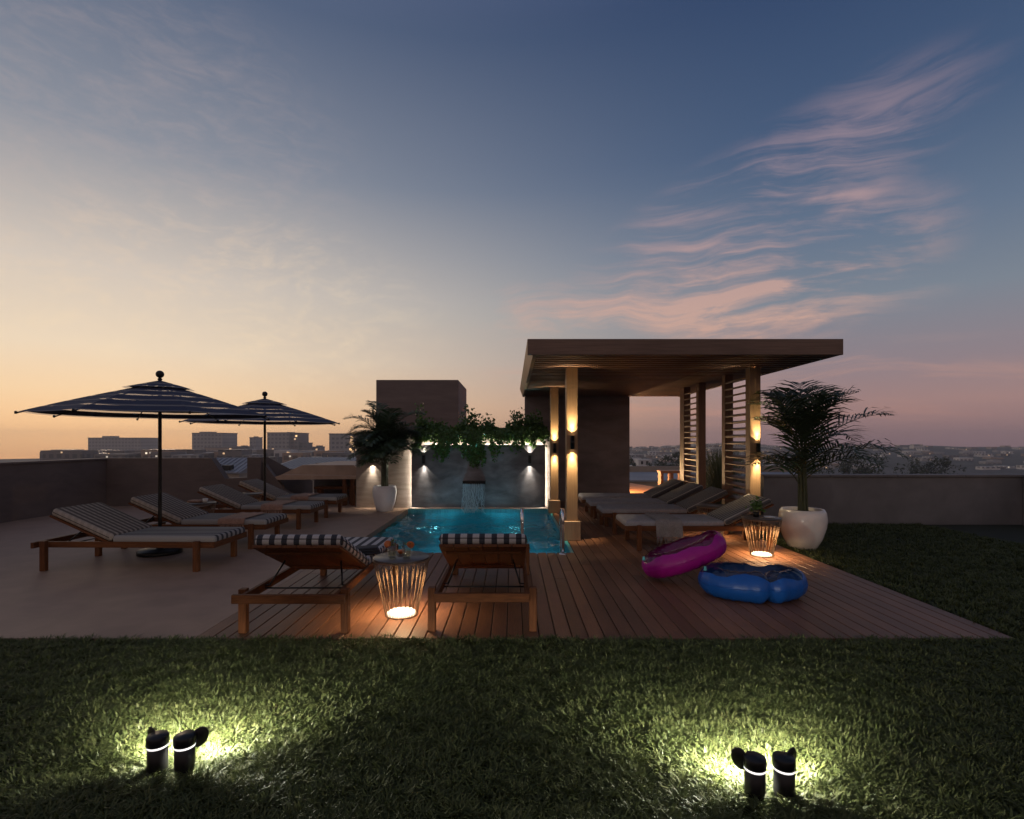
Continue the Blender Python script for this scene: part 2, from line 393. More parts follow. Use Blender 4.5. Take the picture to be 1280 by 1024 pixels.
# cirrus: streaks at the right, mottled veil at the left
vec = w.new('ShaderNodeCombineXYZ'); w.put(vec.inputs[0], az); w.put(vec.inputs[1], el); vec = vec.outputs[0]
warp = w.new('ShaderNodeTexNoise'); w.put(warp.inputs['Vector'], vec); warp.inputs['Scale'].default_value = 3.; warp.inputs['Detail'].default_value = 3
wv = w.new('ShaderNodeVectorMath', operation='MULTIPLY_ADD'); w.L.new(warp.outputs[1], wv.inputs[0]); wv.inputs[1].default_value = (.2, .1, 0); w.put(wv.inputs[2], vec)
def mask(ca, ce, ra, re, soft=.9, rot=0.):
    a = w.m('SUBTRACT', az, ca); e = w.m('SUBTRACT', el, ce); c, s_ = math.cos(rot), math.sin(rot)
    u = w.m('DIVIDE', w.m('ADD', w.m('MULTIPLY', a, c), w.m('MULTIPLY', e, s_)), ra)
    v = w.m('DIVIDE', w.m('SUBTRACT', w.m('MULTIPLY', e, c), w.m('MULTIPLY', a, s_)), re)
    d = w.m('ADD', w.m('MULTIPLY', u, u), w.m('MULTIPLY', v, v))
    return w.m('SUBTRACT', 1., w.ss(d, 1.-soft, 1.))
brk = w.noise(w.mapping(wv.outputs[0], (1.1, 2.6, 1.), (0, 0, math.radians(-16)), (.7, .3, 0)), 2.6, 4, .55, .8)
st1 = w.noise(w.mapping(wv.outputs[0], (1.6, 15., 1.), (0, 0, math.radians(-5))), 2.1, 8, .66, .5)
st2 = w.noise(w.mapping(wv.outputs[0], (1.7, 17., 1.), (0, 0, math.radians(-24)), (3.1, 1.7, 0)), 2.3, 8, .66, .5)
st3 = w.noise(w.mapping(wv.outputs[0], (2., 14., 1.), (0, 0, math.radians(16)), (1.3, 4.7, 0)), 2.2, 8, .66, .5)
def veil_of(st, lo, hi, mk): return w.m('MULTIPLY', w.ss(w.m('ADD', w.m('MULTIPLY', st, .62), w.m('MULTIPLY', brk, .42)), lo, hi), mk)
c1 = veil_of(st1, .475, .69, mask(.29, .235, .44, .095, .9, .0))
c2 = veil_of(st2, .43, .66, mask(.42, .375, .38, .115, .95, .36))
c3 = w.m('ADD', w.m('MULTIPLY', w.m('MULTIPLY', w.ss(st1, .46, .7), mask(.35, .09, .6, .09)), .45), veil_of(st3, .45, .67, mask(.46, .27, .28, .13, .95, .2)))
cl = w.m('MINIMUM', w.m('ADD', w.m('ADD', c1, w.m('MULTIPLY', c2, .8)), c3), 1.)
cloudc = w.ramp(zz, [(0, s2l((190, 120, 105))), (P(.05), s2l((205, 145, 120))), (P(.2), s2l((212, 166, 146))), (P(.42), s2l((172, 145, 150)))])
base = w.mix(w.m('MULTIPLY', cl, .68), base, cloudc)
mot = w.noise(w.mapping(wv.outputs[0], (5., 13., 1.), (0, 0, math.radians(24))), 3.2, 8, .7, .4)
veil = w.m('MULTIPLY', w.ss(mot, .42, .75), mask(-.5, .2, .42, .2))
veil2 = w.m('MULTIPLY', w.ss(mot, .36, .8), mask(-.62, .42, .4, .26))
base = w.mix(w.m('MULTIPLY', veil, .32), base, s2l((238, 214, 180)))
base = w.mix(w.m('MULTIPLY', veil2, .2), base, s2l((196, 172, 164)))
sm = w.new('ShaderNodeVectorMath', operation='SCALE'); w.L.new(sky.outputs[0], sm.inputs[0]); sm.inputs['Scale'].default_value = .0025
fin = w.mix(1., base, sm.outputs[0], 'ADD'); w.L.new(fin, bg.inputs[0]); bg.inputs[1].default_value = 1.

sd = bpy.data.lights.new('Sun', 'SUN'); sd.energy = .25; sd.angle = math.radians(12); sd.color = (1., .72, .5)
sun = bpy.data.objects.new('Sun', sd); C.objects.link(sun)
sun.rotation_euler = Vector((-math.sin(SUN_AZ), -math.cos(SUN_AZ), -math.tan(SUN_EL+.05))).to_track_quat('-Z', 'Y').to_euler()

# ---------------------------------------------------------------- setting: floor, deck, pool, lawn
PX0, PX1, PY0, PY1 = -2.29, .785, 7.18, 11.8
DX0, DX1, DY0, DY1 = -2.41, 3.82, 4.07, 13.45
b = MB()
b.box(-9.5, DX0-.002, DY0, PY0, -.3, 0); b.box(-9.5, PX0, PY0+.0005, 12.0, -.3, 0); b.box(-9.5, -3.45, 12.0005, 15.6, -.3, 0)
tag(b.build('stone_paving', 'paving'), kind='structure')
b = MB(); x = DX0; wdt = .116; gap = .009
while x < DX1-.02:
    x1 = min(x+wdt, DX1); y0 = DY0; spans = []
    if x1 <= PX0+.001 or (x < PX1-.001): spans = [(DY0, PY0)]
    else: spans = [(DY0, DY1)]
    for a, e in spans:
        y = a
        while y < e-.01:
            ln = random.uniform(1.6, 4.2); y2 = e if y+ln > e-.7 else y+ln
            xx0 = max(x, PX1+.001) if e > PY0 else x
            b.box(xx0, x1, y, y2-.002, -.026, 0, .003); y = y2
    x += wdt+gap
tag(b.build('timber_deck', 'deck_wood'), kind='structure')
b = MB(); b.box(DX0, PX1, DY0, PY0-.01, -.3, -.03); b.box(PX1+.05, DX1, DY0, DY1, -.3, -.0305)
tag(b.build('deck_base', 'soil'), kind='structure')
b = MB(); b.box(PX0, PX1, PY1, 12.0, -.3, .004, .004); tag(b.build('pool_coping', 'travertine'), kind='structure')
b = MB()
b.box(PX0-.12, PX1+.12, PY0-.12, PY1+.12, -1.55, -1.4)
b.box(PX0-.1, PX0-.0005, PY0-.0, PY1, -1.4, -.002); b.box(PX1+.0005, PX1+.045, PY0, PY1, -1.4, -.002)
b.box(PX0, PX1, PY0-.1, PY0-.0005, -1.4, -.03); b.box(PX0, PX1, PY1+.0005, PY1+.1, -1.4, -.302); b.box(PX0, PX1, PY1-.006, PY1-.001, -1.4, -.004)
tag(b.build('pool_basin', 'pool_tile'), kind='structure')
from mathutils import noise as mnoise
def ripple(x, y):
    v = mnoise.noise((x*2.1, y*3.2, .3))*.5+mnoise.noise((x*5.2+3, y*7.5, 1.7))*.42+mnoise.noise((x*12.+1, y*16., 4.))*.2
    d = math.hypot(x+.83, y-11.6); return v*.075*(1+.0*d)+.008*math.sin(d*17)*math.exp(-d*1.1)
b = MB(); b.grid(lambda u, v: (lambda x, y: (x, y, -.09+ripple(x, y)))(PX0+u*(PX1-PX0), PY0+v*(PY1-.006-PY0)), 120, 190)
tag(b.build('water', 'pool_water'), kind='structure')
# pool lamps under the water line
for i, (lx, ly, lz, nrm, lab, aim, pwr) in enumerate([(-2.27, 8.5, -.45, (1, 0, 0), 'round underwater pool lamp on the paving side of the pool', (1, .1, -.8), 105.), (.765, 8.0, -.45, (-1, 0, 0), 'round underwater pool lamp in the pool side below the columns', (-1, .9, -.8), 105.), (-.6, 7.2, -.45, (0, 1, 0), 'round underwater pool lamp in the pool side nearest the lawn', (.25, 1.7, -.85), 150.)]):
    t = thing('pool_lamp', lab, 'pool lamp', (lx, ly, lz), 0, 'underwater pool lamps')
    q = Vector(nrm).to_track_quat('Z', 'Y').to_matrix().to_4x4()
    m1 = MB(); m1.lathe([(.075, 0), (.075, .012), (.06, .014)], 20); bmesh.ops.transform(m1.bm, matrix=q, verts=m1.bm.verts); m1.build('rim', 'chrome', t)
    m1 = MB(); m1.lathe([(.06, .012), (.03, .02), (.001, .022)], 20); bmesh.ops.transform(m1.bm, matrix=q, verts=m1.bm.verts); m1.build('lens', 'pool_lens', t)
    lamp('SPOT', 'pool_light', t, Vector(nrm)*.06, pwr, (.06, .68, .9), aim, 82, .9, .05)

for x_, lab in ((-1.75, 'added pool floor uplight washing the slate panel left of the waterfall'), (.1, 'added pool floor uplight washing the slate panel right of the waterfall')):  # uplights added on the pool floor to throw a teal glow up the panel
    t = thing('added_uplight', lab, 'pool lamp', (x_, 11.45, -1.4), 0, 'underwater pool lamps')
    b = MB(); b.lathe([(.07, .001), (.07, .014), (.055, .016)], 20); b.build('rim', 'chrome', t)
    b = MB(); b.lathe([(.055, .012), (.001, .014)], 20); b.build('lens', 'pool_lens', t)
    lamp('SPOT', 'pool_light', t, (0, 0, .06), 620., (.35, .85, 1.), (-.3*(x_+.83), .1, 1), 52, 1., .32)
# lawn
b = MB(); b.box(-9.5, 9.5, -3., DY0-.002, -.3, -.035); b.box(DX1+.003, 9.5, DY0-.001, 9.8, -.3, -.0355)
tag(b.build('lawn_ground', 'lawn_soil'), kind='structure')
def grass(name, n_tufts, region, seed, hmin=.035, hmax=.07, blades=16, spread=.028):
    g = np.random.default_rng(seed)
    P = region(g, n_tufts)
    n = len(P)
    tb = np.repeat(np.arange(n), blades); N = len(tb)
    tufth = g.uniform(.65, 1.15, n)[tb]; tsh = g.uniform(0, .55, n)[tb]
    ang = g.uniform(0, 2*PI, N); rad = g.uniform(0, 1, N)**.7*spread
    bx = P[tb, 0]+np.cos(ang)*rad; by = P[tb, 1]+np.sin(ang)*rad
    lean = .25+.9*rad/spread*g.uniform(.4, 1.1, N); az_ = ang+g.normal(0, .5, N)
    h = g.uniform(hmin, hmax, N)*tufth; wd_ = g.uniform(.0028, .0052, N)
    dirx, diry = np.cos(az_), np.sin(az_); px_, py_ = -diry, dirx
    z0 = -.036
    b0 = np.stack([bx, by, np.full(N, z0)], 1)
    side = np.stack([px_*wd_, py_*wd_, np.zeros(N)], 1)
    mid = b0+np.stack([dirx*lean*h*.35, diry*lean*h*.35, h*.62], 1)
    tip = b0+np.stack([dirx*lean*h*1.0, diry*lean*h*1.0, h*(.98-.22*lean)], 1)
    V = np.stack([b0-side, b0+side, mid-side*.9, mid+side*.9, tip-side*.12, tip+side*.12], 1).reshape(-1, 3)
    base_i = np.arange(N)*6
    F = np.concatenate([np.stack([base_i, base_i+1, base_i+3, base_i+2], 1), np.stack([base_i+2, base_i+3, base_i+5, base_i+4], 1)])
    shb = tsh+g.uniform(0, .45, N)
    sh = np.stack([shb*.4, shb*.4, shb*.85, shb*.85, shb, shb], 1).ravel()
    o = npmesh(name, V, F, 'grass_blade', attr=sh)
    return o
def lawn_region(g, n):
    y = 1.75+(DY0-1.75)*g.uniform(0, 1, n)**.85; x = g.uniform(-1.04, 1.04, n)*(y*.955+.35)
    return np.stack([x, y-.012+.03*(y > DY0-.15)*g.uniform(-1, 1, n)], 1)
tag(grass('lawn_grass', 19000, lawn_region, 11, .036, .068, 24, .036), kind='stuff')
def strip_region(g, n):
    return np.stack([g.uniform(DX1+.02, 7.4, n), g.uniform(DY0, 9.7, n)], 1)
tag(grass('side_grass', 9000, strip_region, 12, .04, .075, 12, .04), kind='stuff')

# ---------------------------------------------------------------- walls
def wall(name, label, cat='wall'): return thing(name, label, cat)
t = thing('pool_wall', 'pale stone wall behind the pool, edged with light round the slate panel', 'wall')
b = MB(); b.box(-3.49, 1.0, 12.0, 12.35, -.3, 1.66, .006); b.build('wall', 'travertine', t)
pnl = MB(); pnl.box(-2.22, .737, 11.83, 11.89, .03, 1.41, .003); pnl.build('slate_panel', 'slate_panel', t)
for nm, bx in (('light_strip', (-2.17, .69, 11.935, 11.955, 1.375, 1.39)), ('light_strip', (-2.195, -2.18, 11.935, 11.955, .04, 1.37)), ('light_strip', (.70, .715, 11.935, 11.955, .04, 1.37))):
    q = MB(); q.box(*bx); q.build(nm, 'led_white', t)
q = MB()
for xx in (-2.0, -1.0, 0, .5): q.box(xx-.02, xx+.02, 11.89, 12.0, .3, .34)
q.build('bracket', 'dark_metal', t)

b = MB(); b.box(-3.55, -1.40, 14., 16.5, -.3, 3.09, .01); tw = b.build('stair_tower', 'render_brown'); tag(tw, 'plain brown rendered block rising behind the pool wall', 'building')
b = MB(); b.box(.32, 2.92, 13.3, 13.62, -.3, 2.6, .005); o = b.build('dark_wall', 'render_dark'); tag(o, 'tall dark plastered wall closing the back of the pergola', 'wall')

# waterfall spout
t = thing('waterfall_spout', 'dark blade spout pouring water down the slate panel into the pool', 'waterfall', (-.83, 11.83, 0))
b = MB(); b.box(-.25, .25, -.14, -.001, .545, .62, .006); b.build('spout', 'dark_metal', t)
b = MB(); g = random.Random(3)
for i in range(60):
    x0 = g.uniform(-.235, .235); yy = -.138-g.uniform(0, .03); z1 = g.uniform(-.09, .0) if g.random() < .8 else g.uniform(.1, .35); r = g.uniform(.0022, .0055)
    pts = [(x0+g.gauss(0, .004)*k, yy-.035*math.sqrt(k/8)-.01*k/8, .56+(z1-.56)*k/8) for k in range(9)]
    b.tube(pts, [r*(1+.4*g.random()) for _ in pts], 5)
b.build('falling_water', 'falling_water', t)

# ---------------------------------------------------------------- wall lamps
def sconce(label, loc, col, pw, half=.1, r=.03, d=.05, group=None, face=(0, -1, 0), ang=90, box=False, up=1., down=1., beam=9., bang=50):
    """black up-and-down wall lamp; loc is the point on the wall face at its middle"""
    t = thing('wall_lamp', label, 'wall lamp', loc, 0, group)
    b = MB()
    if box: b.box(-r, r, -d-r, -d+r, -half, half, .003)
    else: b.lathe([(r-.004, -half+.006), (r, -half), (r, half), (r-.004, half-.006)], 20, (0, -d, 0))
    b.build('body', 'black_metal', t)
    b = MB(); b.box(-.015, .015, -d+.005, -.001, -.04, .04); b.build('wall_bracket', 'black_metal', t)
    for s in (1, -1):
        b = MB(); b.lathe([(r-.005, s*(half-.004)), (.001, s*(half-.0035))], 16, (0, -d, 0)); b.build('lens', 'lamp_warm', t)
        k = pw*(up if s > 0 else down)
        lamp('SPOT', 'lamp_arc', t, (0, -d, s*(half+.004)), k, col, (0, 0.0, s), ang, .12, .008)
        lamp('SPOT', 'lamp_beam', t, (0, -d, s*(half+.004)), k*beam, col, (0, .1, s), bang, 1., .012)
    return t
WARM = (1., .75, .43); NEUT = (1., .88, .72)
# ---------------------------------------------------------------- pergola
pg = thing('pergola', 'timber pergola with a slatted flat roof on lit columns', 'pergola')
RX0, RX1, RY0, RY1, RZ0, RZ1 = .27, 4.22, 6.92, 13.62, 2.61, 2.815
b = MB(); b.box(.2, RX1+.06, RY0, RY0+.05, RZ0, RZ1, .004); b.build('fascia', 'fascia_wood', pg)
b = MB(); b.prism([(.2, RZ1), (.25, RZ1), (.32, RZ0), (.27, RZ0)], 'y', RY0+.0505, RY1); b.build('fascia', 'column_wood', pg)
b = MB(); b.box(RX1, RX1+.05, RY0+.0505, RY1, RZ0, RZ1-.001, .004); b.build('fascia', 'fascia_wood', pg)
b = MB(); b.box(.23, RX1-.001, RY0+.051, RY1, RZ1-.04, RZ1-.004); b.build('roof_deck', 'soil', pg)
b = MB(); y = RY0+.06
while y < RY1-.06:
    b.box(.325, RX1-.002, y, y+.11, RZ0+.002, RZ0+.085, .004); y += .2
b.build('soffit_slats', 'soffit_wood', pg)
def column(cx, y0, wx, wy, base, face_split=False):
    b = MB(); b.box(cx-wx/2, cx+wx/2, y0, y0+wy, .0, RZ0+.004, .004); c = b.build('column', 'column_wood', pg)
    if base:
        bw, bh = base; b = MB(); b.box(cx-bw/2, cx+bw/2, y0-(bw-wx)/2, y0+wy+(bw-wx)/2, .001, bh, .006); b.build('column_base', 'column_wood', c)
    return c
column(.905, 8.07, .17, .17, (.25, .29)); column(.88, 11.1, .165, .165, (.24, .27)); column(3.655, 8.05, .16, .16, None)
COLG = 'wall lamps on the pergola columns'
sconce('black cylinder lamp on the front column beside the pool ladder', (.905, 8.07, 1.475), WARM, 8., group=COLG)
sconce('black cylinder lamp on the column nearest the slate panel', (.88, 11.1, 1.345), WARM, 8., group=COLG)
sconce('black cylinder lamp on the right column, half behind palm fronds', (3.68, 8.05, 1.36), WARM, 6.5, group=COLG)
PANG = 'wall lamps beside the pool'
sconce('black wall lamp on the slate panel, on the side of the potted palm', (at(530, Y=11.83)[0], 11.83, 1.09), NEUT, 6.5, .09, .032, .05, PANG, box=True, beam=6., bang=50)
sconce('black wall lamp on the slate panel, on the side of the columns', (at(662, Y=11.83)[0], 11.83, 1.09), NEUT, 6.5, .09, .032, .05, PANG, box=True, beam=6., bang=50)
sconce('black wall lamp on the pale wall behind the potted palm', (-3.12, 12.0, 1.09), NEUT, 6.5, .09, .032, .05, PANG, box=True, beam=6., bang=50)

def louvre(label, x0, x1, ya, yb, posts, zt=RZ0):
    t = thing('louvre_screen', label, 'louvre screen', (x0, ya, 0), 0, 'timber louvre screens of the pergola')
    for a, e in posts:
        b = MB(); b.box(0, x1-x0, a-ya, e-ya, .001, zt-.001, .004); b.build('post', 'post_wood', t)
    b = MB(); z = .12; k = 0
    while z < zt-.05:
        M = Matrix.Translation((.07, (yb-ya)/2, z)) @ Matrix.Rotation(math.radians(-12), 4, 'Y')
        b.box(-.065, .065, -(yb-ya)/2, (yb-ya)/2, -.015, .015, .003, M=M); z += .112
    b.build('slats', 'louvre_wood', t)
    return t
louvre('louvre screen between the lit right column and a slim post', 3.575, 3.715, 8.211, 9.0, [(9.0005, 9.14)])
louvre('louvre screen farther back, between two timber posts', 3.575, 3.715, 10.41, 11.15, [(10.27, 10.4095), (11.1505, 11.42)])

# ---------------------------------------------------------------- loungers
def lounger(label, loc, rz, fabrics, group, front_beam=True, hinge=.985, blen=.9, deg=24):
    t = thing('sun_lounger', label, 'sun lounger', loc, rz, group)
    L = 2.1
    for s in (-1, 1):
        b = MB(); xa, xb = sorted((s*.335, s*.368)); b.box(xa, xb, .034 if not front_beam else .036, L-.036, .262, .33, .004); b.build('side_rail', 'teak_y', t)
        for ya in (.1, 1.88):
            b = MB(); xa, xb = sorted((s*.3685, s*.428)); b.box(xa, xb, ya, ya+.062, 0, .345, .005)
            for zb in (.3,): b.tube([(s*.4285, ya+.031, zb), (s*.431, ya+.031, zb)], .008, 8)
            b.build('leg', 'teak_z', t)
    wx = .43 if front_beam else .368
    b = MB(); b.box(-wx, wx, 0, .0355, .262, .33, .004); b.build('end_rail', 'teak_x', t)
    b = MB(); b.box(-.368, .368, L-.0355, L, .262, .33, .004); b.build('end_rail', 'teak_x', t)
    b = MB(); y = hinge+.015
    while y < L-.06:
        b.box(-.334, .334, y, y+.06, .288, .306, .003); y += .085
    b.build('seat_slats', 'teak_x', t)
    ang = math.radians(deg)
    M = Matrix.Translation((0, hinge, .3)) @ Matrix.Rotation(PI, 4, 'Z') @ Matrix.Rotation(ang, 4, 'X')   # local +y runs up the back
    b = MB(); n = 6; bwid = .7/n
    for k in range(n): b.box(-.35+k*bwid+.002, -.35+(k+1)*bwid-.002, 0, blen, -.012, .012, .003, M=M)
    for yy in (.12, blen-.2): b.box(-.31, .31, yy, yy+.05, -.031, -.0125, .003, M=M)
    b.build('backrest', 'teak_y', t)
    b = MB(); b.box(-.352, .352, 0.02, blen, .014, .105, .036, 4, M=M); bc = b.build('back_cushion', fabrics[0], t, smooth=True)
    b = MB(); zm = .06
    loop = [(-.352, .05), (-.352, blen-.03), (-.33, blen-.001), (.33, blen-.001), (.352, blen-.03), (.352, .05)]
    b.tube([M @ Vector((x*1.004, y+.002, zm)) for x, y in loop], .0035, 6); b.build('piping', 'dark_towel', bc)
    b = MB(); b.box(-.352, .352, hinge+.005, L-.004, .308, .4, .036, 4); b.build('seat_cushion', fabrics[1], t, smooth=True)
    for s in (-1, 1):
        a = M @ Vector((s*.24, blen*.55, -.03)); e = Vector((-s*.3, .37*hinge, .31))
        b = MB(); b.tube([a, e], .008, 8); b.tube([e, (-s*.336, .37*hinge, .31)], .006, 8); b.build('support_rod', 'black_metal', t)
    b = MB(); b.tube([(-.334, .37*hinge, .285), (.334, .37*hinge, .285)], .007, 8); b.build('crossbar', 'black_metal', t)
    return t
def throw(label, lg, y0, y1, side, fabric, drop, seed, group=None, fr_=.065):
    """blanket lying across a cushion and hanging over one side, with fringe; placed in the lounger's own frame"""
    g = random.Random(seed); ph = [g.uniform(0, 6) for _ in range(4)]
    t = thing('throw_blanket', label, 'blanket', lg.location, lg.rotation_euler.z, group)
    W = .36+.3
    def f(u, v, off=0.):
        d = v*(.62+drop); yy = y0+(y1-y0)*u
        wob = .008*math.sin(9*u+ph[0])+.006*math.sin(17*u+ph[1]+3*v)
        if d < .62: xq = -.27+d; z = .406+abs(wob)*.6+off
        else:
            k = d-.62; xq = .358+.012*min(1, k*12)+.016*math.sin(14*u+ph[2])*min(1, k*5)+off; z = .4-k+.004
            yy += .05*k*math.sin(5*u+ph[3])
        if .59 < d < .66: z -= .004
        return (side*xq, yy, z)
    b = MB(); b.grid(lambda u, v: f(u, v, .0), 26, 34); b.grid(lambda u, v: f(u, v, .009), 26, 34)
    o = b.build('cloth', fabric, t)
    b = MB()
    for k in range(24):
        u = (k+.5)/24; p = Vector(f(u, 1., .004)); q = p+Vector((g.gauss(0, .006), g.gauss(0, .008), -g.uniform(fr_*.7, fr_)))
        b.tube([p+Vector((0, 0, .004)), (p+q)/2+Vector((g.gauss(0, .003), 0, 0)), q], .0045, 4)
    b.build('fringe', fabric, t)
    return t
GF = 'teak loungers on the deck facing the pool'; GL = 'striped loungers lined up on the paving'; GR = 'grey loungers under the pergola'
l1 = lounger('teak lounger beside the wire table at the lawn, black towel on its striped cushion', (-1.70, 4.06, 0), 0, ('stripe_fabric', 'stripe_fabric'), GF)
l2 = lounger('teak lounger at the lawn directly in front of the pool ladder, nothing lying on it', (-.233, 4.10, 0), 0, ('stripe_fabric', 'stripe_fabric'), GF, front_beam=False)
ll = []
for yc, lab in ((6.58, 'lounger on the paving closest to the lawn, no throw on its striped cushion'), (7.86, 'lounger on the paving, second from the lawn, with a brown fringed throw on its foot'),
                (9.5, 'lounger on the paving in front of the umbrella pole, throw hanging off its middle'), (10.85, 'lounger on the paving behind the umbrella pole, nearest the parapet')):
    ll.append(lounger(lab, (-5.52, yc, 0), -PI/2+random.uniform(-.022, .022), ('check_fabric', 'stripe_long'), GL, hinge=.88, blen=.8))
rl = []
for xf, yc, lab in ((1.55, 7.7, 'grey cushioned lounger nearest the blue float, fringed throw over its side'), (1.46, 8.97, 'second grey lounger under the pergola, counting from the inflatable floats'),
                    (1.41, 9.93, 'third grey lounger under the pergola, counting from the inflatable floats'), (1.39, 10.95, 'grey lounger under the pergola closest to the dark wall')):
    rl.append(lounger(lab, (xf+2.1, yc, 0), PI/2+random.uniform(-.015, .015), ('pin_fabric', 'grey_fabric'), GR, hinge=.72, blen=.74, deg=26))
GT = 'fringed throws on the loungers'
throw('brown fringed throw on the second lounger from the lawn, paving side', ll[1], 1.43, 1.8, 1, 'throw_fabric', .06, 5, GT, .15)
throw('brown fringed throw on the lounger in front of the umbrella pole', ll[2], 1.25, 1.62, 1, 'throw_fabric', .08, 6, GT, .17)
throw('brown throw on the far lounger behind the umbrella pole', ll[3], 1.2, 1.55, 1, 'throw_fabric', .05, 8, GT, .12)
throw('pale grey fringed throw hanging off the pergola lounger near the floats', rl[0], 1.32, 1.68, -1, 'throw_grey', .22, 9, GT, .1)
# black towel on the front lounger
b = MB(); M = Matrix.Translation((-1.5, 5.24, .43)) @ Matrix.Rotation(.35, 4, 'Z')
b.box(-.2, .2, -.14, .14, -.028, -.004, .01, 3, M=M); b.box(-.19, .19, -.13, .125, -.003, .02, .01, 3, M=M); b.box(-.17, .17, -.12, .0, .021, .036, .007, 3, M=M)
o = b.build('folded_towel', 'dark_towel', smooth=True); tag(o, 'black folded towel lying on the striped cushion of the front lounger', 'towel')

# ---------------------------------------------------------------- wire tables
def wire_table(label, loc, lit=True, n=52, pw=9.):
    t = thing('wire_table', label, 'side table', loc, random.uniform(0, 1), 'round wire side tables')
    b = MB(); b.lathe([(.001, .485), (.236, .485), (.241, .489), (.241, .498), (.236, .502), (.001, .502)], 48); b.build('tabletop', 'tabletop', t)
    b = MB()
    for z, r, rr in ((.478, .238, .005), (.006, .136, .006)):
        b.tube([(r*math.cos(2*PI*k/48), r*math.sin(2*PI*k/48), z) for k in range(48)], rr, 6, closed=True)
    for k in range(n):
        a = 2*PI*k/n; da = .12*(1 if k % 2 else -1)
        b.tube([(.238*math.cos(a), .238*math.sin(a), .478), (.136*math.cos(a+da), .136*math.sin(a+da), .006)], .0024, 5)
    b.build('wire_cage', 'bronze_wire', t)
    if lit:
        b = MB(); b.lathe([(.122, .004), (.124, .02), (.11, .03), (.05, .036), (.001, .037)], 40); b.build('lamp_shade', 'lamp_disc', t)
        lamp('SPOT', 'table_light', t, (0, 0, .45), pw*5.2, (1., .66, .34), (0, 0, -1), 150, .9, .09)
    return t
wire_table('glowing wire table with two cocktails between the front loungers', (-.954, 4.63, 0), pw=11)
wire_table('glowing wire table with a small potted plant beside the pergola lounger', (3.26, 7.0, 0), pw=16)
wire_table('wire table half hidden behind the raised back of the pergola lounger', (3.12, 8.32, 0), pw=7)
wire_table('glowing wire table between the two loungers at the umbrella pole', (-5.0, 10.17, 0), pw=7)
wire_table('unlit wire table with a pink towel and a white cup', (-5.05, 8.66, 0), lit=False)

# cocktails
def cocktail(label, loc, rz, seed):
    g = random.Random(seed); t = thing('cocktail_glass', label, 'drink', loc, rz, 'cocktails on the wire table')
    b = MB(); b.lathe([(.001, .0), (.03, 0), (.033, .004), (.041, .1), (.0385, .1), (.031, .012), (.001, .011)], 28); b.build('tumbler', 'glass', t)
    b = MB(); b.lathe([(.001, .013), (.03, .014), (.036, .07), (.001, .07)], 24); b.build('drink', 'drink_liquid', t)
    b = MB(); b.tube([(.01, .0, .02), (.03, .012, .145)], .003, 6); b.build('straw', 'straw_mat', t)
    b = MB(); M = Matrix.Translation((-.036, 0, .112)) @ Matrix.Rotation(1.3, 4, 'X') @ Matrix.Rotation(.3, 4, 'Y')
    b.lathe([(.001, -.003), (.03, -.004), (.032, 0), (.03, .004), (.001, .003)], 20); bmesh.ops.transform(b.bm, matrix=M, verts=b.bm.verts); b.build('orange_slice', 'orange_fruit', t)
    b = MB()
    for k in range(12):
        p = Vector((g.gauss(.0, .012), g.gauss(0, .012), .085+g.uniform(0, .05))); d = Vector((g.gauss(0, 1), g.gauss(0, 1), g.uniform(.2, 1))).normalized()*.028; sd_ = d.cross(Vector((g.random(), g.random(), .2))).normalized()*.008
        b.poly([p, p+d*.5+sd_, p+d, p+d*.5-sd_])
    b.build('mint_leaves', 'vine_leaf', t)
cocktail('cocktail tumbler with an orange slice and dark straw, left one on the wire table', (-1.03, 4.6, .502), .2, 1)
cocktail('cocktail tumbler nearer the empty lounger, right one on the wire table', (-.9, 4.58, .502), 2.9, 2)
for xx, yy, lab in ((-.975, 4.72, 'orange half lying on the wire table behind the cocktails'),):
    b = MB(); b.lathe([(.001, 0), (.02, .004), (.033, .02), (.035, .034), (.001, .036)], 20, (xx, yy, .503)); o = b.build('orange_half', 'orange_fruit'); tag(o, lab, 'fruit')

# small things on the other tables
t = thing('potted_plant', 'small green plant in a dark pot on the glowing table under the pergola', 'plant', (3.2, 7.03, .503))
b = MB(); b.lathe([(.001, 0), (.035, 0), (.045, .07), (.04, .07), (.001, .06)], 20); b.build('pot', 'dark_metal', t)
b = MB(); g = random.Random(4)
for k in range(110):
    p = Vector((g.gauss(0, .04), g.gauss(0, .04), .07+abs(g.gauss(.06, .045)))); d = Vector((g.gauss(0, 1), g.gauss(0, 1), g.uniform(0, 1))).normalized()*.05; s_ = d.cross(Vector((g.random(), g.random(), .3))).normalized()*.013
    b.poly([p, p+d*.5+s_, p+d, p+d*.5-s_])
b.build('foliage', 'vine_leaf', t)
b = MB(); b.lathe([(.001, 0), (.05, .0), (.07, .014), (.066, .015), (.048, .005), (.001, .005)], 28, (3.33, 6.93, .503)); tag(b.build('small_dish', 'dish_white'), 'small pale dish beside the plant on the glowing table', 'dish')
b = MB(); b.lathe([(.001, 0), (.03, 0), (.04, .07), (.036, .07), (.001, .012)], 24, (-4.92, 8.6, .503)); tag(b.build('cup', 'dish_white'), 'white cup on the unlit wire table by the loungers', 'cup')
b = MB(); b.box(-5.22, -5.0, 8.6, 8.76, .504, .54, .012, 3); tag(b.build('rolled_towel', 'throw_fabric', smooth=True), 'pink brown towel on the unlit wire table by the loungers', 'towel')

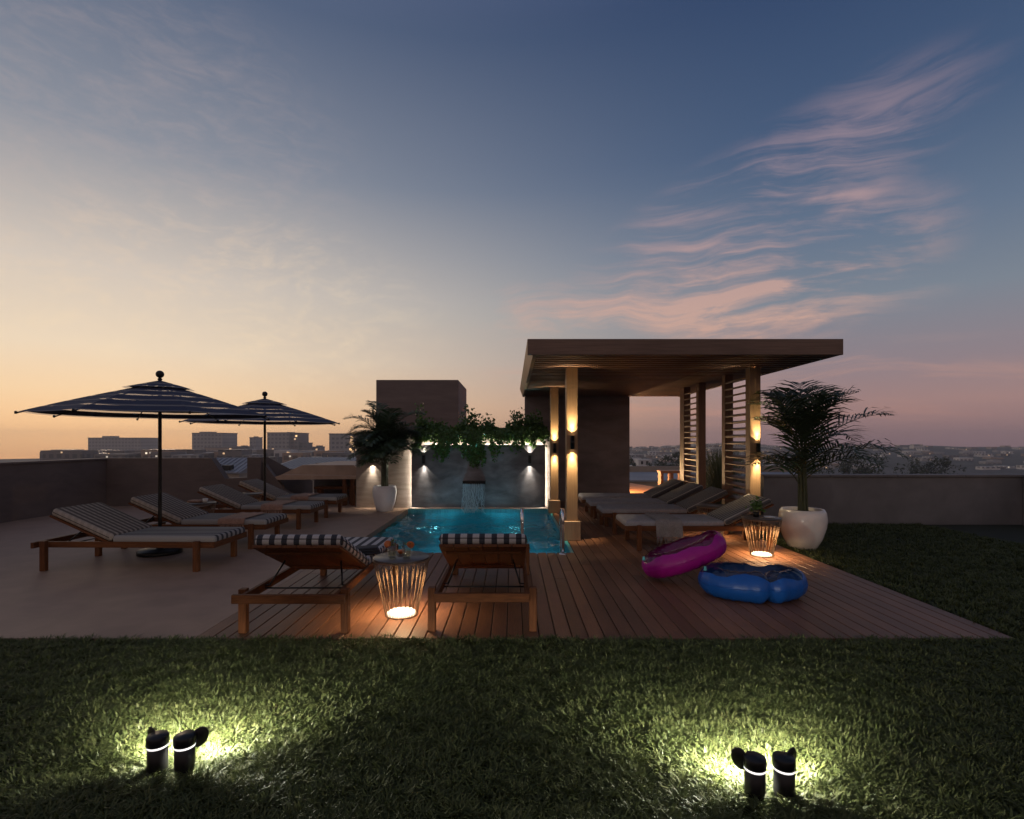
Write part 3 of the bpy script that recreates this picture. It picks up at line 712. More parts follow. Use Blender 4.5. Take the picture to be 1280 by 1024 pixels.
# ---------------------------------------------------------------- umbrellas
def umbrella(label, loc):
    t = thing('parasol', label, 'parasol', loc, 0, 'navy striped parasols')
    R, ZR, ZA = 1.4, 1.835, 2.27; n = 8; rot = PI/8*0
    def zc(r): q = r/R; return ZA-(ZA-ZR)*(q*.86+.14*q*q)+.0
    b = MB(); b.lathe([(.022, .0), (.022, 2.3)], 14); b.build('pole', 'dark_metal', t)
    b = MB(); b.lathe([(.001, .001), (.26, .001), (.26, .04), (.24, .06), (.045, .065), (.04, .22), (.023, .225)], 32); b.build('base', 'dark_metal', t)
    b = MB(); rings = []; rad = []; r = .3; seq = [.30]
    k = 0; sizes = [.165, .06]
    while r < R-.01: r = min(R, r+sizes[k % 2]); seq.append(r); k += 1
    def pt(r, j, sub, S=4):
        a0 = 2*PI*j/n; a1 = 2*PI*(j+1)/n; f = sub/S
        x = math.cos(a0)*(1-f)+math.cos(a1)*f; y = math.sin(a0)*(1-f)+math.sin(a1)*f
        return (x*r, y*r, zc(r)-.008*math.sin(PI*f)*(r/R))
    S = 4
    for q, (ra, rb) in enumerate(zip(seq, seq[1:])):
        for j in range(n):
            for s_ in range(S): b.poly([pt(ra, j, s_), pt(ra, j, s_+1), pt(rb, j, s_+1), pt(rb, j, s_)], q % 2)
    bmesh.ops.remove_doubles(b.bm, verts=b.bm.verts, dist=1e-5); bmesh.ops.recalc_face_normals(b.bm, faces=b.bm.faces)
    cn = b.build('canopy', ['canopy_navy', 'canopy_white'], t)
    b = MB(); seq2 = [.02, .16, .235, .36, .42]
    for q, (ra, rb) in enumerate(zip(seq2, seq2[1:])):
        for j in range(n):
            A = lambda r_, jj: (r_*math.cos(2*PI*jj/n), r_*math.sin(2*PI*jj/n), zc(r_)+.035)
            b.poly([A(ra, j), A(ra, j+1), A(rb, j+1), A(rb, j)], q % 2)
    b.build('vent_cap', ['canopy_navy', 'canopy_white'], cn)
    for j in range(n):
        a = 2*PI*j/n; b = MB(); b.tube([(r_*math.cos(a), r_*math.sin(a), zc(r_)-.014) for r_ in (.03, .5, 1., R+.012)], .008, 6)
        b.tube([(.04*math.cos(a), .04*math.sin(a), 1.93), (.68*math.cos(a), .68*math.sin(a), zc(.68)-.018)], .006, 5)
        b.lathe([(.001, -.018), (.014, -.014), (.014, .014), (.001, .018)], 8, ((R+.01)*math.cos(a), (R+.01)*math.sin(a), zc(R)-.01)); b.build('rib', 'black_metal', t)
    b = MB(); b.lathe([(.001, 2.3), (.02, 2.3), (.03, 2.32), (.018, 2.335)]+[(max(.001, .05*math.sin(PI*k/10)), 2.385-.05*math.cos(PI*k/10)) for k in range(1, 11)], 20); b.build('finial', 'black_metal', t)
    b = MB(); b.lathe([(.023, 1.9), (.045, 1.91), (.045, 1.95), (.023, 1.96)], 16); b.build('hub', 'black_metal', t)
    return t
umbrella('navy striped parasol whose pole stands between the two far loungers', (-4.69, 10.17, 0))
umbrella('nearer, larger looking navy striped parasol, the one closest to the lawn', (-4.69, 7.14, 0))

# ---------------------------------------------------------------- pool ladder
t = thing('pool_ladder', 'chrome pool ladder with two arched rails at the near pool edge', 'pool ladder', (0, PY0, 0))
for x in (.135, .675):
    b = MB(); pts = [(x, -.07, .002)] + [(x, -.07, z) for z in (.2, .38)] + [(x, .06-.13*math.cos(a), .44+.13*math.sin(a)) for a in [PI*k/12 for k in range(13)]] + [(x, .19, z) for z in (.3, .1, -.2, -.8)]
    b.tube(pts, .021, 12); h = b.build('handrail', 'chrome', t)
    b = MB(); b.lathe([(.022, .012), (.05, .009), (.052, .001)], 20, (x, -.07, 0)); b.build('flange', 'chrome', h)
for z in (-.3, -.6):
    b = MB(); b.box(.16, .65, .15, .23, z-.012, z+.012, .004); b.build('step', 'chrome', t)

# ---------------------------------------------------------------- inflatable floats
def inflatable(name, label, loc, rx, ry, r, tiltM, cut, mats_, pinch, seed, cat='float'):
    t = thing(name, label, cat, loc); g = random.Random(seed); ph = [g.uniform(0, 6) for _ in range(5)]
    NU, NV = 96, 28
    def rad(u):
        q = r*(1+.025*math.sin(24*PI*u*2))
        for (uc, dep, wd) in pinch:
            d = (u-uc+.5) % 1-.5; q *= 1-dep*math.exp(-(d/wd)**2)
        return q
    def pt(u, a, k=1.):
        A = 2*PI*u; q = rad(u)*k
        cx, cy = (rx-r)*math.cos(A), (ry-r)*math.sin(A); nx, ny = math.cos(A)/(rx-r), math.sin(A)/(ry-r); l = math.hypot(nx, ny)
        return tiltM @ Vector((cx+nx/l*q*math.cos(a), cy+ny/l*q*math.cos(a), q*math.sin(a)+r))
    def edge(u):   # angle (outer side) where the coloured vinyl gives way to clear vinyl
        return cut+.22*math.sin(2*PI*u*3+ph[0])+.16*math.sin(2*PI*u*7+ph[1])
    b = MB(); b.grid(lambda u, v: pt(u, -PI+.45-.2*math.sin(2*PI*u*4+ph[2])+v*(PI-.45+.2*math.sin(2*PI*u*4+ph[2])+edge(u))), NU, NV); b.build('coloured_vinyl', mats_[0], t)
    b = MB(); b.grid(lambda u, v: pt(u, edge(u)+v*(PI+.45-.2*math.sin(2*PI*u*4+ph[2])-edge(u)), .995), NU, NV); b.build('clear_vinyl', 'clear_vinyl', t)
    b = MB(); b.grid(lambda u, v: pt(u, -PI*.9+v*(PI*.75), .96), NU, NV, flip=True); b.build('inner_lining', mats_[1], t)
    b = MB(); b.tube([pt(k/96, 0, 1.003) for k in range(96)], .0035, 5, closed=True); b.build('seam', mats_[0], t)
    b = MB(); p = pt(.5, .9, 1.02); b.lathe([(.001, .03), (.012, .03), (.014, 0), (.02, -.006)], 12, tuple(p)); b.build('valve', 'valve_teal', t)
    return t
inflatable('swim_ring', 'blue swim ring with clear top lying flat on the deck', (2.34, 5.23, .0), .505, .375, .135, Matrix.Identity(4), .85, ('vinyl_blue', 'vinyl_navy'), [(.762, .34, .014), (.79, -.1, .03), (.73, -.1, .03), (.25, .15, .02)], 3)
TM = Matrix.Rotation(math.radians(-21), 4, 'Y') @ Matrix.Rotation(math.radians(-3), 4, 'X')
inflatable('swim_ring', 'magenta swim ring with clear top tilted up against the blue one', (1.9, 5.78, .16),   .47, .35, .125, TM, .95, ('vinyl_pink', 'vinyl_plum'), [(.97, .12, .02)], 8)

# ---------------------------------------------------------------- palms in pots
def pot(t, prof, m):
    b = MB(); b.lathe(prof, 48); b.build('pot', m, t)
def palm_fronds(seed, stems, fronds, z0, z1, lmin, lmax, leaf_len, leaflets, droop, leafw, elo=.35):
    """returns verts, quads of leaflets; and list of stem/rachis polylines"""
    g = np.random.default_rng(seed); V = []; F = []; lines = []
    nf = fronds
    for i in range(nf):
        a = 2*PI*(i*.618034 % 1)+g.normal(0, .2); f = (i+.5)/nf
        zb = z0+(z1-z0)*g.uniform(.0, 1); out = g.uniform(.25, 1.2); L = g.uniform(lmin, lmax)
        sx, sy = math.cos(a)*.07*g.random(), math.sin(a)*.07*g.random()
        elev = g.uniform(elo, 1.5); pts = []; p = np.array([sx, sy, zb]); e = elev
        n = 16
        for k in range(n+1):
            pts.append(p.copy()); p = p+np.array([math.cos(a)*math.cos(e), math.sin(a)*math.cos(e), math.sin(e)])*L/n
            e -= droop*(.4+1.2*k/n)/n*(1.2 if elev < .9 else 1.)
        lines.append(pts)
        for k in range(leaflets):
            u = .18+.82*k/leaflets; q = u*n; i0 = min(int(q), n-1); fr = q-i0
            base = pts[i0]*(1-fr)+pts[i0+1]*fr; tan = pts[i0+1]-pts[i0]; tan /= np.linalg.norm(tan)
            sd_ = np.cross(tan, [0, 0, 1.]); sd_ /= (np.linalg.norm(sd_)+1e-6); upv = np.cross(sd_, tan)
            ll_ = leaf_len*math.sin(PI*min(.97, .12+.83*u))*g.uniform(.8, 1.1)
            for s in (-1, 1):
                d = tan*.62+sd_*s*.85+upv*(.3+g.normal(0, .1)); d /= np.linalg.norm(d)
                w_ = np.cross(d, upv); w_ /= (np.linalg.norm(w_)+1e-6); w_ = w_*leafw*g.uniform(.8, 1.2)
                m1 = base+d*ll_*.45; d2 = d+np.array([0, 0, -.4*g.uniform(.4, 1.2)]); m2 = m1+d2/np.linalg.norm(d2)*ll_*.35; d3 = d2+np.array([0, 0, -.4]); m3 = m2+d3/np.linalg.norm(d3)*ll_*.25
                c = len(V)
                V += [base-w_*.4, base+w_*.4, m1-w_, m1+w_, m2-w_*.8, m2+w_*.8, m3-w_*.1, m3+w_*.1]
                F += [(c, c+1, c+3, c+2), (c+2, c+3, c+5, c+4), (c+4, c+5, c+7, c+6)]
    return np.array(V), np.array(F), lines
def potted_palm(label, loc, potprof, potmat, rim, seed, fronds, stems, z0, z1, lmin, lmax, leaf_len, leaflets, droop, leafw, lm, elo=.35):
    t = thing('potted_palm', label, 'potted palm', loc, 0, 'palms in pale pots'); pot(t, potprof, potmat)
    b = MB(); b.lathe([(.001, rim[1]), (rim[0], rim[1]-.005)], 32); b.build('soil', 'soil', t)
    V, F, lines = palm_fronds(seed, stems, fronds, z0, z1, lmin, lmax, leaf_len, leaflets, droop, leafw, elo)
    npmesh('fronds', V, F, lm, t)
    b = MB(); g = random.Random(seed)
    for ln in lines:
        b.tube([tuple(p) for p in ln[::2]], [.008*(1-k/9.5)+.0015 for k in range(len(ln[::2]))], 5, cap=False)
        top = ln[0]; x0, y0 = top[0]*.8+g.gauss(0, .02), top[1]*.8+g.gauss(0, .02)
        b.tube([(x0, y0, rim[1]-.01), ((x0+top[0])/2, (y0+top[1])/2, (rim[1]+top[2])/2), tuple(top)], [.016, .013, .009], 6, cap=False)
    b.build('stems', 'palm_stem', t)
    return t
potted_palm('dense dark palm in a tall white pot by the pool wall', (-2.72, 11.45, 0), [(.001, .001), (.155, .001), (.17, .01), (.215, .16), (.25, .33), (.255, .43), (.243, .51), (.225, .545), (.205, .54), (.215, .47), (.001, .47)], 'ceramic', (.21, .5), 21, 80, 0, .9, 1.62, .65, 1.05, .34, 30, 1.4, .011, 'palm_leaf', .35)
potted_palm('airy palm in a squat cream pot on the grass beside the pergola', (4.12, 7.6, -.03), [(.001, .001), (.155, .001), (.175, .01), (.25, .15), (.3, .31), (.312, .42), (.3, .52), (.275, .565), (.25, .56), (.265, .48), (.001, .48)], 'ceramic_cream', (.26, .52), 35, 21, 0, .85, 1.6, .9, 1.45, .5, 21, 1.35, .0135, 'palm_leaf_right', .6)

# ---------------------------------------------------------------- trailing vine on the pool wall
t = thing('trailing_vine', 'leafy vine trailing over the top of the pool wall', 'vine', (0, 11.95, 1.6))
g = np.random.default_rng(5); V = []; F = []; lines = []
def leaf(p, d, nrm, L, W):
    s = np.cross(d, nrm); s /= (np.linalg.norm(s)+1e-6); c = len(V); up = np.cross(s, d)
    V.extend([p, p+d*L*.35+s*W-up*L*.08, p+d*L*.75+s*W*.75-up*L*.04, p+d*L, p+d*L*.75-s*W*.75-up*L*.04, p+d*L*.35-s*W-up*L*.08])
    F.extend([(c, c+1, c+2, c+3), (c, c+3, c+4, c+5)])
XA, XB = at(520, Y=11.95)[0], at(682, Y=11.95)[0]
def strand(x, top, ln, fwd, bushy):
    p = np.array([x, g.uniform(0, .3), top]); d = np.array([g.normal(0, .35), -fwd, g.uniform(.15, .8)]); n = max(4, int(ln/.035)); pts = [p.copy()]
    for k in range(n):
        d = d+np.array([g.normal(0, .12), -.05 if p[1] > -.17 else .12, -.22]); d /= np.linalg.norm(d)
        p = p+d*.035
        if p[1] < -.24: p[1] = -.24
        if p[2] < .07 and p[1] > -.03: p[1] = -.04-.06*g.random()
        pts.append(p.copy())
        for q in range(bushy):
            dd = g.normal(0, 1, 3); dd[2] -= .35; dd /= np.linalg.norm(dd); nr = np.array([g.normal(0, .6), -1., g.normal(.5, .6)])
            leaf(p+g.normal(0, .022, 3), dd, nr, g.uniform(.035, .075), g.uniform(.014, .026))
    lines.append(pts)
for i in range(230):
    x = g.uniform(XA, XB); k = (x-XA)/(XB-XA)
    ln = g.uniform(.18, .42)
    strand(x, .06+g.uniform(-.02, .06), ln, g.uniform(.2, .8), 4)
for (px, n_, lo, hi) in ((553, 9, .55, .8), (560, 7, .4, .65), (594, 10, .75, 1.05), (590, 6, .6, .85), (601, 6, .6, .9), (649, 5, .4, .55), (670, 6, .35, .5), (528, 9, .35, .5), (575, 5, .4, .55), (620, 5, .35, .5)):
    for i in range(n_): strand(at(px, Y=11.9)[0]+g.normal(0, .07), .06, g.uniform(lo, hi), g.uniform(.5, .9), 4)
for i in range(1700):
    x = g.uniform(XA, XB); hh = abs(g.normal(0, .13))*(1+.7*math.sin(x*5.3)+.4*math.sin(x*11.7+1)); p = np.array([x, g.uniform(-.05, .32), .06+max(0, hh)])
    for q in range(4):
        dd = g.normal(0, 1, 3); dd[2] += .3; dd /= np.linalg.norm(dd); leaf(p+g.normal(0, .03, 3), dd, g.normal(0, 1, 3), g.uniform(.04, .08), g.uniform(.015, .028))
npmesh('foliage', np.array(V), np.array(F), 'vine_leaf', t)
b = MB()
for ln in lines: b.tube([tuple(p) for p in ln[::3]], .0025, 4, cap=False)
b.build('stems', 'bark', t)

# ---------------------------------------------------------------- twin lawn spotlights
def lawn_lights(label, X, Y, pw, mir=1):
    t = thing('lawn_spotlight', label, 'garden light', (X, Y, -.03), 0, 'twin black spotlights on the lawn')
    b = MB(); b.box(-.1, .1, -.03, .03, 0, .02, .004); b.build('base_plate', 'black_metal', t)
    for s in (-1, 1):
        cx = s*.062
        b = MB(); b.lathe([(.001, .0), (.04, .0), (.042, .004), (.042, .122), (.038, .124)], 32, (cx, 0, .01)); hd = b.build('head', 'black_metal', t)
        b = MB(); b.lathe([(.0385, .133), (.0435, .134), (.0435, .143), (.0385, .144)], 32, (cx, 0, 0)); b.build('light_ring', 'ring_white', hd)
        b = MB(); b.lathe([(.0445, .1435), (.0455, .147), (.0455, .18), (.042, .187), (.001, .189)], 32, (cx, 0, 0)); b.build('cap', 'black_metal', hd)
        # curved barn-door flap at the outer back
        b = MB(); M = Matrix.Translation((cx+s*.048, .035, .158)) @ Matrix.Rotation(s*.5, 4, 'Z') @ Matrix.Rotation(s*.35, 4, 'Y')
        b.lathe([(.001, -.003), (.042, -.003), (.045, 0), (.042, .003), (.001, .003)], 28)
        bmesh.ops.transform(b.bm, matrix=M @ Matrix.Rotation(PI/2, 4, 'X') @ Matrix.Diagonal((.8, 1.05, 1, 1)), verts=b.bm.verts); b.build('barn_door', 'black_metal', hd)
        lamp('SPOT', 'lawn_light', t, (cx*1.2, .055, .17), pw, (1., .95, .8), (s*.55, 1., -.78), 100, .9, .02)
        lamp('SPOT', 'lawn_wash', t, (cx*1.2, .095, .165), pw*.2, (1., .95, .8), (s*.25, .1, -1.), 168, .3, .02)
    return t
lawn_lights('twin black garden spotlights with white rings on the lawn below the floats', 1.095, 2.28, 92)
lawn_lights('twin black garden spotlights on the lawn in front of the paving loungers', at(214, Y=2.45)[0], 2.45, 80)

# ---------------------------------------------------------------- parapets and left corner
t = thing('rear_parapet', 'brown parapet with a sloping cut-out and a square pillar', 'wall')
X_ = lambda px: at(px, Y=12.3)[0]
b = MB(); b.prism([(-9.5, -.3), (-9.5, 1.1), (X_(264), 1.1), (X_(281), .63), (X_(311), .66), (X_(311), -.3)], 'y', 12.3, 12.5); b.build('wall', 'parapet', t)
b = MB(); b.box(X_(311)+.0005, X_(328), 12.22, 12.62, -.3, 1.12, .005); b.build('pillar', 'parapet', t)
b = MB(); b.prism([(12.62, -.3), (12.62, 1.1), (15.4, .35), (15.4, -.3)], 'x', X_(320), X_(328)); b.build('wall', 'parapet', t)
b = MB(); b.prism([(X_(328)+.0005, -.3), (X_(328)+.0005, 1.02), (X_(356), .36), (X_(372), .2), (X_(372), -.3)], 'y', 12.3, 12.44); b.build('wall', 'parapet', t)
b = MB(); b.box(-9.5, -9.3, 4.1, 12.29, -.3, 1.06, .005)
for k in range(7): b.box(-9.53, -9.27, 4.1+k*1.17, 4.1+k*1.17+1.162, 1.0605, 1.1, .004)
tag(b.build('side_parapet', 'parapet'), 'long low brown wall behind the loungers on the paving', 'wall')
t = thing('corner_shelter', 'low tan roofed shelter in the corner behind the far lounger', 'shelter')
b = MB(); b.prism([(X_(338), .64), (X_(352), .72), (-3.5, .68), (-3.5, .62), (X_(342), .60)], 'y', 12.32, 12.5)
b.prism([(-5.4, .7), (-4.9, .93), (-3.7, .93), (-3.5, .76), (-3.5, .68), (-5.4, .66)], 'y', 12.501, 15.0); b.build('roof', 'tan_slab', t)
b = MB(); b.box(-5.5, -3.5, 14.9, 15.0, 0, .66); b.build('back_wall', 'parapet', t)
for px in (430, 440):
    b = MB(); b.box(at(px, Y=12.36)[0]-.04, at(px, Y=12.36)[0]+.04, 12.36, 12.46, .001, .62, .004); b.build('post', 'teak_z', t)
t = thing('low_bench', 'dark low bench in the shadow under the tan shelter', 'bench', (-4.15, 12.75, 0))
b = MB(); b.box(-.5, .45, -.18, .18, .36, .42, .006); b.build('seat', 'teak_x', t)
for sx in (-.4, .35):
    b = MB(); b.box(sx-.03, sx+.03, -.15, .15, 0, .36, .004); b.build('leg', 'teak_z', t)
b = MB(); b.box(4.6, 9.5, 9.8, 9.98, -.3, .84, .006)
for k in range(4): b.box(4.58+k*1.23, 4.58+k*1.23+1.222, 9.77, 10.01, .8405, .88, .004)
tag(b.build('right_parapet', 'parapet_grey'), 'grey parapet wall behind the cream potted palm', 'wall')
b = MB(); b.box(9.32, 9.5, -3, 9.79, -.3, .84, .006)
for k in range(9): b.box(9.29, 9.51, -3+k*1.415, -3+k*1.415+1.407, .8405, .88, .004)
tag(b.build('side_wall', 'parapet_grey'), 'grey side wall along the lawn beyond the cream pot', 'wall')

# beyond the pergola opening
b = MB(); b.box(2.2, 5.0, 13.63, 14.9, -.3, -.004); b.prism([(2.2, 14.9005), (5.0, 14.9005), (5.0, 16.2), (3.6, 21.2), (2.2, 21.2)], 'z', -.3, -.004); tag(b.build('terracotta_terrace', 'terracotta'), kind='structure')
t = thing('timber_crate_frame', 'orange timber frame with square openings beyond the pergola', 'timber frame', (4.03, 14.5, 0))
b = MB(); W = .6
for xx in (0, .27, .54): b.box(xx, xx+.07, 0, .3, 0, .62, .004)
b.box(-.02, .64, -.02, .32, .6205, .69, .004); b.box(.0705, .2695, .0, .3, .0, .1, .003); b.box(.3405, .5395, 0, .3, 0, .1, .003)
b.build('frame', 'warm_timber', t)
t = thing('bollard_lamp', 'small bollard lamp on the terracotta terrace behind the dark wall', 'garden light', (2.75, 15.6, 0))
b = MB(); b.lathe([(.001, 0), (.06, 0), (.06, .5), (.001, .5)], 20); b.build('post', 'black_metal', t)
b = MB(); b.lathe([(.045, .5005), (.045, .6), (.001, .6)], 20); b.build('lens', 'lamp_warm', t)
b = MB(); b.lathe([(.001, .6005), (.07, .6005), (.07, .62), (.001, .63)], 20); b.build('cap', 'black_metal', t)
lamp('POINT', 'terrace_light', t, (.12, 0, .56), 260., (1., .6, .28), radius=.03)
def tuft(name, label, cat, loc, n, h, spread, seed, m='reed_leaf', wid=.006):
    g = np.random.default_rng(seed); V = []; F = []
    for i in range(n):
        a = g.uniform(0, 2*PI); r = spread*.3*g.random(); L = h*g.uniform(.6, 1.1); ln = g.uniform(.1, .8)*spread
        p = np.array([math.cos(a)*r, math.sin(a)*r, 0.]); w_ = np.array([-math.sin(a+g.normal(0, .8)), math.cos(a), 0])*wid; c = len(V)
        for k, (u, ww) in enumerate(((0, 1), (.35, 1), (.7, .8), (1., .1))):
            q = p+np.array([math.cos(a)*ln*u*u, math.sin(a)*ln*u*u, L*(u-.22*u*u*ln/spread)])
            V += [q-w_*ww, q+w_*ww]
        F += [(c+2*k, c+2*k+1, c+2*k+3, c+2*k+2) for k in range(3)]
    t = thing(name, label, cat, loc); npmesh('foliage', np.array(V), np.array(F), m, t); return t
tuft('ornamental_grass', 'tall feathery grass seen between the two louvre screens', 'plant', (5.1, 13.0, -.3), 900, 1.75, .9, 41)
tuft('ornamental_grass', 'low green grass clump behind the backs of the middle pergola loungers', 'plant', (4.05, 11.9, -.03), 500, .75, .55, 42, wid=.007)
tuft('ornamental_grass', 'low green grass clump at the foot of the nearer louvre screen', 'plant', (4.1, 9.6, -.03), 420, .6, .5, 43, wid=.007)
b = MB(); b.box(3.83, 9.5, 9.99, 13.6, -.3, -.05); tag(b.build('planting_bed', 'soil'), kind='structure')

# ---------------------------------------------------------------- city
t = NT(MATS['city_ground'].node_tree)
def ground_z(r): return -15. if r < 650 else -15.-.0225*(r-650)
V = []; F = []; rs = [25, 60, 120, 250, 400, 650, 820]; n = 72
b = MB(); b.lathe([(.5, -15.)]+[(r, ground_z(r)) for r in rs], n); tag(b.build('city_ground', 'city_ground'), kind='structure')
b = MB(); b.box(-9.6, 9.6, -3.1, 13.0, -15, -1.6); b.box(-9.6, PX0-.2, -3.1, 13, -1.5995, -.31); b.box(PX1+.2, 9.6, -3.1, 13, -1.5995, -.31); b.box(PX0-.1995, PX1+.1995, -3.1, PY0-.2, -1.5995, -.31); b.box(PX0-.1995, PX1+.1995, PY1+.2, 13, -1.5995, -.31); tag(b.build('terrace_building', 'render_brown'), 'brown building whose roof carries the terrace', 'building')
def block(name, label, px0, px1, ytop, Y, depth, m, extra=(), group='distant city blocks', lit=0, seed=0):
    """far building whose front spans px0..px1 with its roof at ytop"""
    x0, x1 = at(px0, Y=Y)[0], at(px1, Y=Y)[0]; zt = at(0, ytop, Y)[2]; cx = (x0+x1)/2
    t = thing(name, label, 'building', (cx, Y, -15.2), 0, group)
    b = MB(); b.box(x0-cx, x1-cx, 0, depth, 0, zt+15.2); b.build('walls', m, t)
    b = MB(); b.box(x0-cx-.3, x1-cx+.3, -.3, depth+.3, zt+15.2005, zt+15.9); b.build('roof', 'facade_dark' if False else 'parapet_grey', t)
    for (a, e, yt) in extra:
        xa, xb = at(a, Y=Y)[0]-cx, at(e, Y=Y)[0]-cx; b = MB(); b.box(xa, xb, depth*.3, depth*.7, zt+15.9005, at(0, yt, Y)[2]+15.2); b.build('roof_house', m, t)
    if lit:
        g = random.Random(seed); b = MB(); w_ = x1-x0; h_ = zt+15.2
        for k in range(lit):
            xx = x0-cx+w_*g.uniform(.05, .95); z_ = h_*g.uniform(.35, .95); b.box(xx-.8, xx+.8, -.06, -.02, z_-.7, z_+.7)
        b.build('lit_windows', 'city_glow', t)
    return t
block('office_block', 'wide grey office block seen under the near parasol', 240, 278, 542, 480, 26, 'facade_grey', [(243, 257, 539.5)], seed=1)
block('office_block', 'broad low grey office block at the far left edge', 110, 176, 548, 520, 26, 'facade_grey', [(120, 132, 545)], seed=11)
block('brick_block', 'low reddish brick block in front of the wide office block', 256, 291, 560, 420, 18, 'facade_tan', lit=2, seed=2)
block('tower_block', 'slim grey tower standing alone left of the parasol pole', 312, 320, 547.5, 500, 13, 'facade_grey', [(314.5, 317.5, 545.5)])
block('low_block', 'dark low block left of the slim tower', 293, 309, 559, 470, 12, 'facade_dark', [(299, 304, 557)])
block('apartment_slab', 'large grey slab just right of the parasol pole', 334, 361, 541.5, 450, 22, 'facade_grey', [(354.5, 359.5, 540)], lit=1, seed=4)
block('apartment_slab', 'darker wing joined to the large grey slab', 361.2, 373.5, 542, 452, 22, 'facade_dark', [], lit=3, seed=5)
block('low_block', 'stepped low block right of the large slab', 374.2, 383, 554.5, 455, 14, 'facade_dark', [(378, 381, 553)])
block('low_block', 'small dark block with a box on its roof', 385, 399, 559.5, 470, 14, 'facade_dark', [(393, 399, 557)], lit=1, seed=6)
block('corner_office', 'grey office block beside the pool wall', 411.5, 437, 543, 400, 22, 'facade_grey', [], seed=7)
block('corner_office', 'tall glass corner with glowing floors beside the pool wall', 437.2, 446, 544.5, 398, 18, 'facade_tan', [], lit=14, seed=8)
block('white_block', 'pale low block below the slim tower', 297, 318, 563, 330, 14, 'facade_pale', lit=0)
# low rooftops between the blocks, too many to count
g = random.Random(12); b = MB(); lit = MB(); lit2 = MB()
def clutter(px0, px1, n, Ya, Yb, ya, yb):
    for i in range(n):
        Y = g.uniform(Ya, Yb); px = g.uniform(px0, px1); x = at(px, Y=Y)[0]; yt = g.uniform(ya, yb); zt = at(0, yt, Y)[2]
        if zt < -14.6: zt = -12.5
        wv_ = g.uniform(5, 16); b.box(x-wv_/2, x+wv_/2, Y, Y+g.uniform(6, 12), -15.1, zt, mi=g.choice((0, 0, 1, 2, 3)))
        for k in range(g.choice((0, 1, 1, 2, 3))):
            lm_ = lit if g.random() < .6 else lit2; q = x+g.uniform(-wv_*.4, wv_*.4); zz_ = zt-g.uniform(.8, 2.2); lm_.box(q-.35, q+.35, Y-.05, Y-.01, zz_-.3, zz_+.3)
clutter(60, 450, 330, 190, 600, 562, 574)
ct = thing('distant_rooftops', 'jumble of low city rooftops across the plain behind the parasols', 'rooftops'); 
o = b.build('rooftops', ['facade_dark', 'facade_grey', 'facade_tan', 'facade_pale'], ct); o['kind'] = 'stuff'
o = lit.build('lit_windows', 'city_glow', ct); o['kind'] = 'stuff'; o = lit2.build('pale_windows', 'city_glow_pale', ct); o['kind'] = 'stuff'; ct['kind'] = 'stuff'

def warehouse(label, px0, px1, yr, ye, Y, dY, seed):
    x0, x1 = at(px0, Y=Y)[0], at(px1, Y=Y)[0]; zr = at(0, yr, Y+dY)[2]; ze = at(0, ye, Y)[2]
    t = thing('warehouse', label, 'warehouse', (x0, Y, -15.1), 0, 'metal roofed warehouses'); w_ = x1-x0
    b = MB(); b.box(.2, w_-.2, .2, 2*dY-.2, 0, ze+15.1-.05); b.build('walls', 'far_wall_beige', t)
    zE, zR = ze+15.1, zr+15.1
    b = MB()
    for xa in (.3, w_-.5): b.prism([(.3, zE-.06), (2*dY-.3, zE-.06), (dY, zR-.12)], 'x', xa, xa+.2)
    b.build('gable', 'metal_roof', t); b = MB()
    b.prism([(0, zE-.0), (dY, zR), (2*dY, zE), (2*dY, zE+.12), (dY, zR+.12), (0, zE+.12)], 'x', 0, w_)
    k = .6; dd = Vector((0, dY, zR-zE)); nn = Vector((0, -(zR-zE), dY)).normalized()
    while k < w_:
        b.prism([(0, zE+.1), (dY, zR+.1), (dY, zR+.2), (0, zE+.2)], 'x', k, k+.07); k += .62 if seed else .7
    rf = b.build('roof', 'metal_roof', t)
    g = random.Random(seed)
    for q in range(2):
        b = MB(); xx = w_*g.uniform(.25, .7); f = g.uniform(.08, .2); b.box(xx, xx+1., dY*f, dY*f+.8, zE+(zR-zE)*f, zE+(zR-zE)*f+.75)
        b.build('roof_vent', 'dark_metal', rf)
    return t
warehouse('grey seamed roof beyond the parapet cut-out', 236, 300, 573.5, 592, 62, 5, 1)
warehouse('wide grey seamed roof between the parasol pole and the pool wall', 334, 462, 572.5, 587, 78, 12, 0)

# right side: roofs, hill, trees
t = thing('flat_roof_building', 'blue grey flat roof with a beige parapet beyond the terracotta terrace', 'building', (0, 34, -15.1), 0)
b = MB(); b.box(3, 22, 0, 9, 0, 14.0); b.build('walls', 'far_wall_beige', t)
b = MB(); b.box(2.9, 22.1, -.1, 9.0, 14.0005, 14.1); b.build('roof', 'far_flat_roof', t)
b = MB(); b.box(2.9, 22.1, 9.0005, 9.3, 12, 14.55); b.build('parapet', 'far_wall_beige', t)
V = []
def hz(x, y):
    r = math.hypot(x, y); s = x/max(y, 1)
    crest = 7.2+3.2*math.exp(-((s-.385)/.05)**2)+1.2*math.sin(s*17+1)+.6*math.sin(s*43)
    f = min(1, max(0, (y-260)/500)); m_ = min(1, max(0, (s+.05)/.15)); m_ = m_*m_*(3-2*m_)
    return -15.3+(f*f*(3-2*f))*crest*m_*1.05
b = MB(); b.grid(lambda u, v: ((lambda y: (lambda s: (s*y, y, hz(s*y, y)))(-.08+u*1.6))(200+v*620)), 60, 24, smooth=True)
tag(b.build('hill', 'hill_ground'), kind='structure')
g = random.Random(31); b = MB(); lit = MB(); lit2 = MB()
